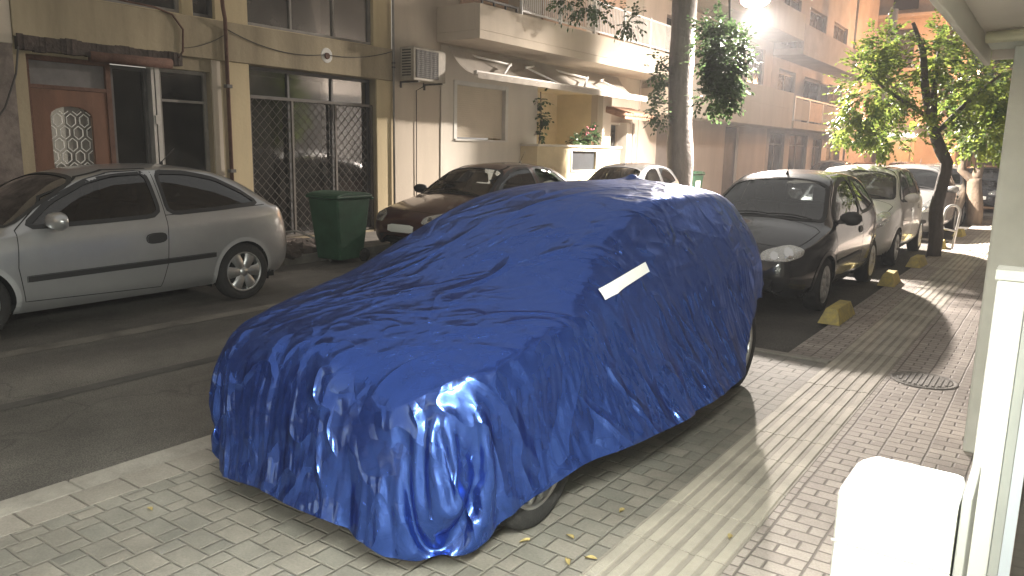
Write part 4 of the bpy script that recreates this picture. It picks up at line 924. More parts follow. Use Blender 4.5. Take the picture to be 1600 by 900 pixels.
    b.build('wiper', M['trim'], root, off=O)
    # cabin
    b = MB(); dy = S['dash']; sb = S['seat']; W2 = S['W']/2
    fw = pchip(S['wb'])
    rbox(b, -W2+.12, W2-.12, dy, dy+.34, .55, .90, .05); rbox(b, -W2+.10, W2-.10, dy+.3, L-.45, .28, .34)
    b.build('dashboard', M['cabin'], root, off=O)
    for x in (-.36, .36):
        b = MB(); rbox(b, x-.25, x+.25, sb-.12, sb+.42, .34, .56, .03)
        b.hexa([(x-.24,sb+.34,.5),(x+.24,sb+.34,.5),(x+.24,sb+.48,.5),(x-.24,sb+.48,.5),(x-.2,sb+.58,1.08),(x+.2,sb+.58,1.08),(x+.2,sb+.66,1.08),(x-.2,sb+.66,1.08)])
        s_ = b.build('seat', M['cabin'], root, off=O, bevel=.04)
        b = MB(); rbox(b, x-.12, x+.12, sb+.57, sb+.67, 1.10, 1.27, .015); b.build('headrest', M['cabin'], s_, off=O, bevel=.03)
    b = MB(); y = S['rseat']; rbox(b, -.6, .6, y-.45, y, .36, .58, .03); b.hexa([(-.62,y,.5),(.62,y,.5),(.62,y+.14,.5),(-.62,y+.14,.5),(-.55,y+.2,1.02),(.55,y+.2,1.02),(.55,y+.28,1.02),(-.55,y+.28,1.02)]); b.build('rear_seat', M['cabin'], root, off=O, bevel=.03)
    b = MB(); p = [(-.36+.18*math.cos(t)*-1, dy+.36+.06*math.sin(t)*-1, .93+.17*math.sin(t)) for t in np.linspace(0,2*math.pi,25)]; b.tube(p, .014, 6, False); b.box(-.50,-.22,dy+.33,dy+.35,.90,.94); b.build('steering_wheel', M['trim'], root, smooth=True, off=O)
    bpy.data.meshes.remove(full)
    root.location = loc
    return root
# ---- silver three-door hatchback
SILVER = dict(L=4.22, W=1.71, paint=paint('silver_paint', (.40,.405,.41), .6, .32, .15), crown=.05, wheels=(.86,3.46), wr=.308, wk=('spoke',6), inset=.115,
  zt=[(0,.50),(.03,.60),(.12,.68),(.3,.76),(.8,.885),(1.16,.96),(1.55,1.19),(1.93,1.375),(2.3,1.44),(2.75,1.46),(3.2,1.43),(3.5,1.355),(3.8,1.20),(4.0,1.055),(4.1,.95),(4.17,.76),(4.22,.52)],
  zs=[(0,.47),(.03,.56),(.12,.635),(.3,.69),(.8,.79),(1.16,.865),(2.0,.915),(2.8,.95),(3.6,.99),(3.98,1.0),(4.09,.90),(4.17,.72),(4.22,.49)],
  wb=[(0,.38),(.03,.52),(.12,.64),(.3,.745),(.7,.825),(1.2,.85),(2.6,.855),(3.4,.84),(3.85,.79),(4.08,.72),(4.17,.64),(4.22,.5)],
  wt=[(0,.3),(.03,.42),(.12,.52),(.3,.6),(.8,.68),(1.16,.69),(1.6,.63),(2.0,.585),(2.6,.58),(3.2,.565),(3.6,.56),(4.0,.58),(4.17,.5),(4.22,.38)],
  zb=[(0,.36),(.03,.28),(.1,.22),(.3,.19),(3.8,.22),(4.1,.27),(4.18,.33),(4.22,.40)],
  side=[[(1.33,.93),(1.60,1.14),(1.93,1.30),(2.2,1.37),(2.52,1.385),(2.545,.97),(1.9,.945)],[(2.63,.98),(2.625,1.385),(2.95,1.375),(3.27,1.31),(3.55,1.17),(3.72,1.04),(3.2,1.005)]],
  doors=[[(1.27,.30),(1.23,.60),(1.26,.91),(1.58,1.175),(1.93,1.345),(2.2,1.405),(2.58,1.418),(2.60,.9),(2.57,.5),(2.5,.27)]],
  seams=[[(2.6,.97),(3.8,1.02)]], rq=.12,
  bonnet=[(-.60,.22),(.60,.22),(.70,.6),(.73,1.15),(-.73,1.15),(-.70,.6)], fb=(.32,.56), rb=(3.80,.58),
  screen=[(-.70,1.22),(-.4,1.15),(.4,1.15),(.70,1.22),(.555,1.90),(-.555,1.90)], rear=[(-.55,1.06),(.55,1.06),(.5,1.36),(-.5,1.36)],
  handles=[[(2.37,.715),(2.56,.725),(2.56,.80),(2.37,.795)]], mould=[[(1.29,.475),(3.10,.515),(3.10,.555),(1.29,.52)]],
  lights=[('headlight',[(.36,.56),(.62,.58),(.72,.66),(.70,.72),(.40,.66)],25,M['lens_clear'],[(.5,.62,.04)]),('tail_light',[(-.83,.66),(-.60,.66),(-.60,1.02),(-.70,1.02),(-.80,.9)],148,M['lens_red'],None)],
  patches=[('number_plate',[(-.26,.44),(.26,.44),(.26,.55),(-.26,.55)],180,M['plate'],.008),('bumper_strip',[(-.5,.42),(.5,.42),(.5,.47),(-.5,.47)],0,M['trim'],.012),('front_grille',[(-.3,.585),(.3,.585),(.32,.65),(-.32,.65)],0,M['mesh_dark'],.006)],
  mirror=(.96,1.52,.99), mirror_s=1.3, mirror_m=paint('silver_paint',()), antenna=(3.05,0,.16,.17), dash=1.25, seat=1.85, rseat=3.0, glass_f='tintglass')
SILVER_LOC = (-7.97, 1.55, RZ)
car('silver_hatchback', 'silver three-door hatchback with black side strip parked across the road', SILVER_LOC, SILVER)
# ---- black hatchback
PUNTO = dict(L=3.84, W=1.66, paint=paint('black_paint', (.022,.022,.025), .0, .22, .3), crown=.06, wheels=(.76,3.24), wr=.29, wk=('cap',9), wm='cap', inset=.105,
  zt=[(0,.48),(.03,.60),(.12,.70),(.25,.76),(.6,.875),(.95,.965),(1.4,1.245),(1.72,1.405),(2.1,1.465),(2.5,1.48),(3.0,1.455),(3.35,1.40),(3.55,1.28),(3.68,1.05),(3.78,.85),(3.84,.5)],
  zs=[(0,.46),(.03,.56),(.12,.64),(.25,.69),(.6,.775),(.95,.86),(1.8,.90),(2.6,.935),(3.2,.98),(3.5,1.0),(3.68,.97),(3.78,.8),(3.84,.47)],
  wb=[(0,.40),(.03,.53),(.12,.64),(.25,.72),(.6,.80),(1.1,.83),(2.6,.83),(3.2,.81),(3.6,.74),(3.75,.66),(3.84,.48)],
  wt=[(0,.3),(.03,.42),(.12,.53),(.25,.59),(.6,.66),(.95,.67),(1.4,.61),(1.75,.575),(2.4,.57),(3.2,.545),(3.5,.54),(3.7,.55),(3.84,.36)],
  zb=[(0,.34),(.03,.27),(.1,.21),(.3,.19),(3.5,.22),(3.7,.26),(3.8,.32),(3.84,.38)],
  side=[[(1.16,.925),(1.42,1.12),(1.72,1.30),(1.98,1.375),(2.28,1.39),(2.33,.965),(1.7,.94)],[(2.42,.975),(2.37,1.39),(2.75,1.385),(3.05,1.33),(3.22,1.18),(3.27,1.05),(2.9,1.0)]],
  doors=[[(1.08,.28),(1.05,.6),(1.09,.90),(1.40,1.155),(1.72,1.345),(1.98,1.42),(2.33,1.435),(2.39,.95),(2.36,.5),(2.28,.27)]], rq=.14,
  seams=[[(2.4,.96),(3.3,1.04)]],
  bonnet=[(-.58,.20),(.58,.20),(.68,.5),(.71,.93),(-.71,.93),(-.68,.5)], fb=(.28,.56), rb=(3.5,.56),
  screen=[(-.68,1.03),(-.4,.95),(.4,.95),(.68,1.03),(.545,1.66),(-.545,1.66)], rear=[(-.52,1.0),(.52,1.0),(.47,1.33),(-.47,1.33)],
  handles=[[(2.14,.76),(2.30,.765),(2.30,.82),(2.14,.815)]], mould=[[(1.12,.47),(2.32,.49),(2.32,.53),(1.12,.51)]],
  lights=[('headlight',[(.28,.585),(.55,.585),(.72,.64),(.74,.70),(.60,.735),(.34,.675)],22,M['lens_clear'],[(.44,.63,.040),(.58,.665,.045)]),('tail_light',[(-.72,.85),(-.58,.85),(-.52,1.28),(-.60,1.28)],150,M['lens_red'],None)],
  patches=[('number_plate',[(-.26,.43),(.26,.43),(.26,.54),(-.26,.54)],0,M['plate'],.012),('front_grille',[(-.42,.30),(.42,.30),(.46,.41),(-.46,.41)],0,M['mesh_dark'],.006),('badge',[(-.05,.615),(.05,.615),(.05,.66),(-.05,.66)],0,M['chrome'],.01)],
  mirror=(.90,1.28,.975), mirror_m=M['trim'], antenna=(1.85,0,.10,.15), dash=1.05, seat=1.55, rseat=2.65, glass_side=['carglass','carglass'], glass_f='carglass')
car('black_hatchback', 'glossy black hatchback parked behind the covered car, lamp glare on its roof', (-2.76, 7.82, -.03), PUNTO)
# ---- white five-door hatchback
WHITE = dict(PUNTO); WHITE.update(L=3.62, W=1.66, paint=paint('white_paint', (.86,.85,.83), .0, .3, .05), wheels=(.74,3.10), wr=.285, wk=('cap',7),
  zt=[(0,.50),(.03,.62),(.1,.73),(.2,.80),(.5,.92),(.85,1.03),(1.25,1.30),(1.55,1.45),(1.9,1.515),(2.3,1.53),(2.8,1.51),(3.15,1.45),(3.35,1.30),(3.48,1.05),(3.57,.85),(3.62,.5)],
  zs=[(0,.48),(.03,.58),(.1,.66),(.2,.72),(.5,.81),(.85,.91),(1.7,.95),(2.5,.98),(3.0,1.02),(3.3,1.03),(3.46,.98),(3.56,.8),(3.62,.47)],
  wb=[(0,.40),(.03,.53),(.1,.64),(.2,.71),(.5,.79),(1.0,.82),(2.5,.82),(3.0,.80),(3.4,.73),(3.53,.66),(3.62,.48)],
  wt=[(0,.3),(.03,.42),(.1,.53),(.2,.59),(.5,.66),(.85,.68),(1.25,.63),(1.6,.585),(2.3,.58),(3.0,.555),(3.3,.55),(3.48,.55),(3.62,.36)],
  zb=[(0,.34),(.03,.27),(.1,.21),(.3,.19),(3.3,.22),(3.5,.26),(3.58,.32),(3.62,.38)],
  side=[[(1.02,.975),(1.28,1.16),(1.55,1.34),(1.76,1.43),(1.86,1.44),(1.90,1.0),(1.5,.985)],[(1.97,1.005),(1.94,1.445),(2.55,1.44),(2.62,1.03)],[(2.69,1.035),(2.64,1.43),(2.88,1.38),(3.03,1.25),(3.05,1.10)]],
  doors=[[(.98,.28),(.95,.6),(.98,.95),(1.26,1.195),(1.53,1.385),(1.75,1.475),(1.88,1.485),(1.93,1.0),(1.93,.5),(1.90,.27)],[(1.94,.27),(1.95,1.0),(1.91,1.49),(2.6,1.485),(2.66,1.03),(2.62,.62),(2.5,.30)]], rq=.14, seams=[],
  bonnet=[(-.58,.16),(.58,.16),(.68,.45),(.71,.83),(-.71,.83),(-.68,.45)], fb=(.22,.56), rb=(3.3,.56),
  screen=[(-.68,.93),(-.4,.85),(.4,.85),(.68,.93),(.555,1.50),(-.555,1.50)], rear=[(-.52,1.05),(.52,1.05),(.47,1.38),(-.47,1.38)],
  handles=[[(1.70,.80),(1.86,.805),(1.86,.85),(1.70,.845)],[(2.44,.82),(2.58,.825),(2.58,.87),(2.44,.865)]], handle_m=paint('white_paint',()), mould=[],
  lights=[('headlight',[(.34,.60),(.55,.60),(.78,.70),(.86,.83),(.74,.84),(.46,.71)],28,M['lens_clear'],[(.56,.67,.045),(.70,.74,.04)]),('tail_light',[(-.72,.85),(-.58,.85),(-.54,1.2),(-.62,1.2)],150,M['lens_red'],None),('fog_light',[(.42,.36),(.60,.38),(.60,.44),(.44,.44)],15,M['mesh_dark'],None)],
  patches=[('number_plate',[(-.26,.42),(.26,.42),(.26,.53),(-.26,.53)],0,M['plate'],.012),('front_grille',[(-.42,.28),(.42,.28),(.46,.39),(-.46,.39)],0,M['mesh_dark'],.006)],
  mirror=(.90,1.14,1.03), mirror_m=paint('white_paint',()), antenna=(2.9,0,.10,.14), dash=.95, seat=1.45, rseat=2.45, glass_side=['carglass']*3, glass_f='shadeglass')
car('white_hatchback', 'white five-door hatchback with grey sunshade parked behind the black one', (-2.78, 12.3, -.03), WHITE)
GREY = dict(WHITE); GREY.update(paint=paint('grey_paint', (.20,.20,.20), .4, .35, .2), glass_f='carglass', mirror_m=paint('grey_paint',()), handle_m=paint('grey_paint',()))
car('grey_hatchback', 'dark grey hatchback parked beyond the white one, behind the first tree', (-2.72, 17.1, -.03), GREY, ny=110)
BURG = dict(SILVER); BURG.update(paint=paint('burgundy_paint', (.055,.016,.014), .2, .3, .2), mirror_m=M['trim'], glass_f='carglass', glass_side=['carglass','carglass'],
  patches=[('number_plate',[(-.26,.42),(.26,.42),(.26,.53),(-.26,.53)],0,M['plate'],.012),('front_grille',[(-.42,.28),(.42,.28),(.46,.39),(-.46,.39)],0,M['mesh_dark'],.006)], antenna=(3.1,0,.16,.22), wk=('spoke',5))
car('burgundy_hatchback', 'dark burgundy hatchback parked behind the green wheelie bin', (-8.02, 8.35, RZ), BURG)
DARK = dict(PUNTO); DARK.update(paint=paint('charcoal_paint', (.035,.036,.036), .2, .3, .2), mirror_m=M['trim'])
dkc = car('charcoal_hatchback', 'charcoal hatchback parked at the far kerb, only its roof above the blue cover', (-8.05, 14.0, RZ), DARK, ny=110); dkc.scale = (.97,.87,.98)
FARS = dict(WHITE); FARS.update(paint=paint('pale_paint', (.42,.41,.38), .3, .35, .15), mirror_m=M['trim'], glass_f='carglass')
car('pale_estate_car', 'pale grey car parked at the far kerb above the white roof', (-8.0, 32.5, RZ), FARS, ny=80)
RED = dict(SILVER); RED.update(paint=paint('rust_red_paint', (.20,.05,.03), .1, .35, .2), mirror_m=M['trim'], glass_f='carglass')
car('red_hatchback', 'reddish car parked at the far kerb, first beyond the pale grey one', (-7.9, 38.5, RZ), RED, ny=70)
RED2 = dict(PUNTO); RED2.update(paint=paint('maroon_paint', (.09,.04,.03), .1, .35, .2))
car('maroon_hatchback', 'maroon car parked last at the far kerb under the orange building', (-7.4, 45.5, RZ), RED2, ny=70)
LAST = dict(PUNTO); LAST.update(paint=paint('navy_black_paint', (.018,.018,.024), .1, .25, .2))
car('dark_car', 'dark car with a white number plate facing us beyond the second tree', (-2.15, 28.2, RZ), LAST, ny=90)
SIL2 = dict(WHITE); SIL2.update(paint=paint('beige_paint', (.32,.28,.23), .3, .35, .2), mirror_m=M['trim'], glass_f='carglass')
car('beige_hatchback', 'beige car half hidden between the two tree trunks', (-2.75, 21.6, -.03), SIL2, ny=90)
# ---- wheelie bins
def bin_(label, loc, rz, plate=False):
    t = thing('wheelie_bin', label, 'bin', (0,0,0), 'green wheelie bins along the far kerb'); O = (0,0,0)
    gm = mat('bin_green', (.028,.085,.045), .5, noise_s=4, noise_amt=.4, bump=.1, bump_s=60)
    b = MB(); b.hexa([(-.23,-.25,.06),(.23,-.25,.06),(.23,.23,.06),(-.23,.23,.06),(-.29,-.35,.94),(.29,-.35,.94),(.29,.33,.94),(-.29,.33,.94)]); b.build('body', gm, t, off=O, bevel=.025)
    b = MB(); b.box(-.315,.315,-.375,.35,.942,.985); b.build('rim', gm, t, off=O, bevel=.015)
    b = MB(); n = 10; vs = []
    for i in range(n+1):
        q = i/n; y = -.37+.72*q; vs += [(-.31,y,.988+.055*math.sin(math.pi*q)**.6*0.9),(.31,y,.988+.055*math.sin(math.pi*q)**.6*0.9)]
    b.add(vs+[(-.31,y_,.986) for y_ in (-.37,.35)]+[(.31,y_,.986) for y_ in (-.37,.35)], [(2*i,2*i+1,2*i+3,2*i+2) for i in range(n)])
    k = len(vs); b.f.append(tuple([2*i for i in range(n+1)][::-1]+[k])); b.f.append(tuple([2*i+1 for i in range(n+1)]+[k+3])); b.build('lid', gm, t, off=O, bevel=.008)
    b = MB(); b.tube([(-.28,.40,.93),(.28,.40,.93)], .016, 8); b.tube([(-.2,.34,.93),(-.2,.40,.93)], .014, 6); b.tube([(.2,.34,.93),(.2,.40,.93)], .014, 6); b.build('handle', gm, t, off=O, smooth=True)
    for x in (-.24,.24):
        b = MB(); b.lathe([(0,-.025),(.09,-.025),(.10,-.015),(.10,.015),(.09,.025),(0,.025)], (x,.24,.10), 'x', 20); b.build('wheel', M['tyre'], t, off=O, smooth=True)
    b = MB(); b.box(-.10,.10,-.34,-.325,.70,.82); b.hexa([(-.1,-.343,.70),(.1,-.343,.70),(.1,-.30,.70),(-.1,-.30,.70),(-.1,-.353,.80),(.1,-.353,.80),(.1,-.31,.80),(-.1,-.31,.80)])
    if plate: b = MB(); b.hexa([(.257,-.2,.35),(.28,-.2,.35),(.28,.1,.35),(.257,.1,.35),(.283,-.2,.75),(.296,-.2,.75),(.296,.1,.75),(.283,.1,.75)]); b.build('pale_sticker', M['plate'], t, off=O)
    t.location = loc; t.rotation_euler = (0,0,rz); return t
bin_('big green wheelie bin standing at the kerb between the silver and burgundy cars', (-8.52,7.62,RZ), rad(4))
bin_('small green wheelie bin with a pale sticker beside the big trunk', (-9.25,22.3,.07), rad(-3), True)
# ================================================================== COVERED CAR
BX, BY, BZ = -2.465, 1.95, 0.0
BLUE = dict(WHITE); BLUE.update(L=3.88, W=1.66, wheels=(.66,3.22), crown=.06,
  zt=[(0,.48),(.03,.63),(.1,.76),(.2,.815),(.5,.89),(.95,.99),(1.3,1.155),(1.65,1.30),(2.0,1.385),(2.45,1.42),(2.9,1.42),(3.25,1.39),(3.5,1.30),(3.66,1.10),(3.79,.85),(3.88,.5)],
  zs=[(0,.44),(.03,.54),(.1,.68),(.2,.73),(.5,.80),(.95,.88),(1.7,.91),(2.6,.96),(3.2,.99),(3.57,.98),(3.75,.9),(3.82,.75),(3.88,.47)],
  wb=[(0,.42),(.03,.54),(.1,.66),(.2,.73),(.5,.79),(1.0,.815),(2.8,.815),(3.3,.79),(3.65,.72),(3.82,.63),(3.88,.46)],
  wt=[(0,.3),(.03,.42),(.1,.55),(.2,.61),(.5,.68),(.95,.69),(1.3,.63),(1.7,.585),(2.5,.58),(3.2,.555),(3.5,.54),(3.75,.52),(3.88,.36)],
  zb=[(0,.30),(.03,.24),(.1,.19),(.3,.17),(3.6,.20),(3.78,.25),(3.88,.34)])
def make_tarp():
    L = BLUE['L']; G = car_grid(BLUE, 110); V = G.reshape(-1,3); bvh = BVHTree.FromPolygons([Vector(v) for v in V], grid_faces(G))
    # signed distance of the hidden car on a coarse grid
    h = .05; lo = np.array([-1.15,-.35,-.05]); nd = np.array([47,94,36]); D = np.zeros(nd, np.float32)
    mir = [Vector((.95,1.30,.99)), Vector((-.95,1.30,.99))]
    for i in range(nd[0]//2+1):
        for j in range(nd[1]):
            for k in range(nd[2]):
                p = Vector((lo[0]+i*h, lo[1]+j*h, lo[2]+k*h)); q, n, ix, d = bvh.find_nearest(p)
                s = d if (p-q).dot(n)*(1 if ORI else -1) > 0 else -d
                dm = (Vector(((p.x+.93)/1.25, p.y-1.30, p.z-.985))).length-.085
                da = Vector((p.x*1.2,(p.y-2.95)*1.2,p.z-1.415)).length-.055
                D[i,j,k] = min(s, dm, da)
    for i in range(nd[0]//2+1, nd[0]): D[i] = D[nd[0]-1-i]
    gx, gy, gz = np.gradient(D, h)
    def sdf(P):
        q = (P-lo)/h; q = np.clip(q, 0, nd-1.001); b = q.astype(int); f = (q-b).astype(np.float32)
        def tri(A):
            i,j,k = b[:,0],b[:,1],b[:,2]; u,v,w = f[:,0],f[:,1],f[:,2]
            return ((A[i,j,k]*(1-u)+A[i+1,j,k]*u)*(1-v)+(A[i,j+1,k]*(1-u)+A[i+1,j+1,k]*u)*v)*(1-w)+((A[i,j,k+1]*(1-u)+A[i+1,j,k+1]*u)*(1-v)+(A[i,j+1,k+1]*(1-u)+A[i+1,j+1,k+1]*u)*v)*w
        n = np.stack([tri(gx),tri(gy),tri(gz)],1); n /= np.linalg.norm(n,axis=1,keepdims=True)+1e-6
        return tri(D), n
    nx, ny, nz = 108, 170, 34
    y0, y1 = .10, L-.09; ys = np.linspace(y0, y1, ny)
    fs = {k: pchip(BLUE[k]) for k in ('zt','zs','wb','wt')}
    wc = pchip([(0,.72),(.15,.775),(.6,.80),(1.2,.83),(3.0,.83),(3.45,.79),(L,.68)])
    T = np.zeros((ny,nx,3), np.float32)
    for j, y in enumerate(ys):
        zt, zs, wb, wt = (float(fs[k](y)) for k in ('zt','zs','wb','wt'))
        zs = min(zs, zt-.03); s = float(wc(y)); w2 = min(max(wt, s-.30 if zt<1 else wt), s-.02); pts = []
        half = [(s, zs+.0), (s-.01, zs+.02), (w2+.02, zt-.055), (w2*.86, zt-.015), (w2*.45, zt+.014), (0, zt+.02)]
        P = np.array([(-a,b) for a,b in half]+[(a,b) for a,b in half[::-1][1:]])
        d = np.r_[0, np.cumsum(np.linalg.norm(np.diff(P,axis=0),axis=1))]; t = np.linspace(0,d[-1],nx)
        T[j,:,0] = np.interp(t,d,P[:,0]); T[j,:,2] = np.interp(t,d,P[:,1]); T[j,:,1] = y
    for _ in range(3): T[1:-1] = .25*T[:-2]+.5*T[1:-1]+.25*T[2:]
    idT = np.arange(ny*nx).reshape(ny,nx)
    ring = np.r_[idT[:,-1], idT[-1,-2::-1][:-1], idT[::-1,0], idT[0,1:-1]]   # right side, rear, left side, front
    ring = ring[np.sort(np.unique(ring, return_index=True)[1])]
    nr = len(ring); 
    P0 = T.reshape(-1,3)[ring]; c = np.array([0,(y0+y1)/2]); 
    tang = np.roll(P0,-3,0)-np.roll(P0,3,0); nrm = np.stack([tang[:,1],-tang[:,0]],1); nrm /= np.linalg.norm(nrm,axis=1,keepdims=True)+1e-9
    if np.mean(np.sum(nrm*(P0[:,:2]-c),1)) < 0: nrm = -nrm
    for _ in range(8): nrm = .25*np.roll(nrm,1,0)+.5*nrm+.25*np.roll(nrm,-1,0)
    yy = P0[:,1]; side = P0[:,0]
    hem = np.where(side > 0, np.interp(yy,[0,.35,.8,1.5,2.5,2.95,3.4,3.88],[.23,.35,.46,.39,.42,.66,.82,.76]), np.interp(yy,[0,.5,1.2,3.4,3.95],[.17,.22,.33,.38,.44]))
    fr = yy < .2; hem = np.where(fr & (np.abs(side) < .9), np.interp(side,[-.8,-.2,.3,.55,.8],[.24,.28,.27,.20,.22]), hem)
    oo = np.where((yy < .13)|(yy > L-.12), .13, .015)
    for _ in range(10): oo = .25*np.roll(oo,1)+.5*oo+.25*np.roll(oo,-1); hem = .25*np.roll(hem,1)+.5*hem+.25*np.roll(hem,-1)
    K = []
    for r in range(1, nz+1):
        q = r/nz; o = oo*np.minimum(1,q*3.2)**.8 - .10*max(0,q-.55)/.45
        K.append(np.stack([P0[:,0]+nrm[:,0]*o, P0[:,1]+nrm[:,1]*o, P0[:,2]+(hem-P0[:,2])*q],1))
    X = np.concatenate([T.reshape(-1,3)]+K).astype(np.float32); nT = ny*nx
    idR = np.concatenate([ring[None], (nT+np.arange(nz*nr)).reshape(nz,nr)])
    cols = []
    def addc(a, b, st, k): cols.append((a.ravel(), b.ravel(), st, k))
    for p in (0,1):
        addc(idT[:,p:-1:2], idT[:,p+1::2][:,:idT[:,p:-1:2].shape[1]], 1., 1.022); addc(idT[p:-1:2], idT[p+1::2][:idT[p:-1:2].shape[0]], 1., 1.015)
    e = nr//2*2
    for p in (0,1):
        a = idR[1:, p:e:2]; b_ = idR[1:, [(i+1)%nr for i in range(p,e,2)]]; addc(a, b_, 1., 1.06)
        addc(idR[p:-1:2], idR[p+1::2][:idR[p:-1:2].shape[0]], 1., 1.03)
    if nr % 2: addc(idR[1:,-1], idR[1:,0], 1., 1.06)
    for A in (idT,):
        for p in (0,1):
            n0 = len(range(p,A.shape[0]-1,2)); r0 = np.arange(p,A.shape[0]-1,2)
            addc(A[r0][:,:-1], A[r0+1][:,1:], .35, 1.01); addc(A[r0][:,1:], A[r0+1][:,:-1], .35, 1.01)
    A = np.concatenate([idR, idR[:,:1]],1)
    for p in (0,1):
        r0 = np.arange(p,A.shape[0]-1,2); addc(A[r0][:,:-1], A[r0+1][:,1:], .35, 1.04); addc(A[r0][:,1:], A[r0+1][:,:-1], .35, 1.04)
    for A in (idT, idT.T, idR.T, idR):
        n0 = A.shape[0]
        for p in (0,2):
            r0 = np.array([i for i in range(n0-2) if i%4 in (p,p+1)]); addc(A[r0], A[r0+2], .05, 1.0)
    rng = np.random.default_rng(3)
    C = []
    def slack(P):
        return np.array([1+.055*noise.noise((float(x)*1.6,float(y)*1.6,float(z)*1.1))+.02*noise.noise((float(x)*5,float(y)*5,float(z)*3)) for x,y,z in P],np.float32)
    SL = slack(X)
    for a, b_, st, k in cols:
        l = np.linalg.norm(X[a]-X[b_],axis=1)*k*(.5*(SL[a]+SL[b_])); C.append((a,b_,l.astype(np.float32),st))
    hemv = idR[-1]; hl = np.linalg.norm(X[hemv]-X[np.roll(hemv,-1)],axis=1)*.86
    X += rng.normal(0,.004,X.shape).astype(np.float32)
    # low-frequency disturbance so the slack gathers into folds
    Pv = X.copy(); dt = 1/50; g = np.array([0,0,-1.1],np.float32)*dt*dt
    wind = np.array([noise.noise((float(x)*2.5,float(y)*2.5,float(z)*1.2)) for x,y,z in X],np.float32)
    for step in range(95):
        damp = .95 if step < 60 else .85
        Vv = (X-Pv)*damp; Pv = X.copy(); X = X+Vv+g
        if step < 14: X[nT:] += (wind[nT:,None]*.0035)*np.array([1,1,0],np.float32); X[:nT] += (wind[:nT,None]*.002)*np.array([0,0,1],np.float32)
        for it in range(9):
            for a,b_,l,st in C:
                d = X[b_]-X[a]; n = np.sqrt(np.einsum('ij,ij->i',d,d))+1e-9; s = (.5*st)*(n-l)/n; d *= s[:,None]; X[a] += d; X[b_] -= d
            a = hemv; b_ = np.roll(hemv,-1); d = X[b_]-X[a]; n = np.linalg.norm(d,axis=1)+1e-9; s = np.maximum(0,(n-hl)/n)*.3; d *= s[:,None]; X[a] += d; X[b_] -= d
            if it % 3 == 2:
                dd, nn = sdf(X); pen = np.maximum(0,.014-dd); X += nn*pen[:,None]
                m = pen > 0; X[m] -= (X[m]-Pv[m])*.35
                low = X[:,2] < .006; X[low,2] = .006; X[low,:2] = Pv[low,:2]+(X[low,:2]-Pv[low,:2])*.3
    # paper-like creases pressed into the cloth
    nv = np.zeros_like(X); 
    Q = np.array([(idR[r,k],idR[r+1,k],idR[r+1,(k+1)%nr],idR[r,(k+1)%nr]) for r in range(nz) for k in range(nr)]+[(idT[j,i],idT[j,i+1],idT[j+1,i+1],idT[j+1,i]) for j in range(ny-1) for i in range(nx-1)])
    fn = np.cross(X[Q[:,2]]-X[Q[:,0]], X[Q[:,3]]-X[Q[:,1]])
    for c_ in range(4): np.add.at(nv, Q[:,c_], fn)
    nv /= np.linalg.norm(nv,axis=1,keepdims=True)+1e-9
    if np.mean(nv[:nT,2]) < 0: nv = -nv
    def ridge(P, s, w):
        out = np.zeros(len(P),np.float32)
        for i,(x,y,z) in enumerate(P):
            v = Vector((x*s[0],y*s[1],z*s[2])); v = v+noise.noise_vector(v*.6)*w
            d = noise.voronoi(v)[0]; out[i] = d[0]
        return out
    low = np.clip((.95-X[:,2])/.35,0,1); 
    cr = ridge(X,(8,8,1.9),.45)*.015*(.03+.97*low) + ridge(X+9,(4.5,2.2,4.5),.6)*.005*(.15+.85*low)
    X = X + nv*(cr[:,None]-.004*low[:,None])
    F_ = [(idT[j,i],idT[j,i+1],idT[j+1,i+1],idT[j+1,i]) for j in range(ny-1) for i in range(nx-1)]
    F_ += [(idR[r,k],idR[r+1,k],idR[r+1,(k+1)%nr],idR[r,(k+1)%nr]) for r in range(nz) for k in range(nr)]
    return X, [tuple(int(v) for v in f) for f in F_]
_G = car_grid(BLUE, 40); _b = BVHTree.FromPolygons([Vector(v) for v in _G.reshape(-1,3)], grid_faces(_G)); _h = _b.find_nearest(Vector((0,2,3))); ORI = (Vector((0,2,3))-_h[0]).dot(_h[1]) > 0
TX, TF = make_tarp()
cc = thing('covered_car', 'car under a crinkled shiny blue fabric cover parked on the paved bay', 'car', (0,0,0))
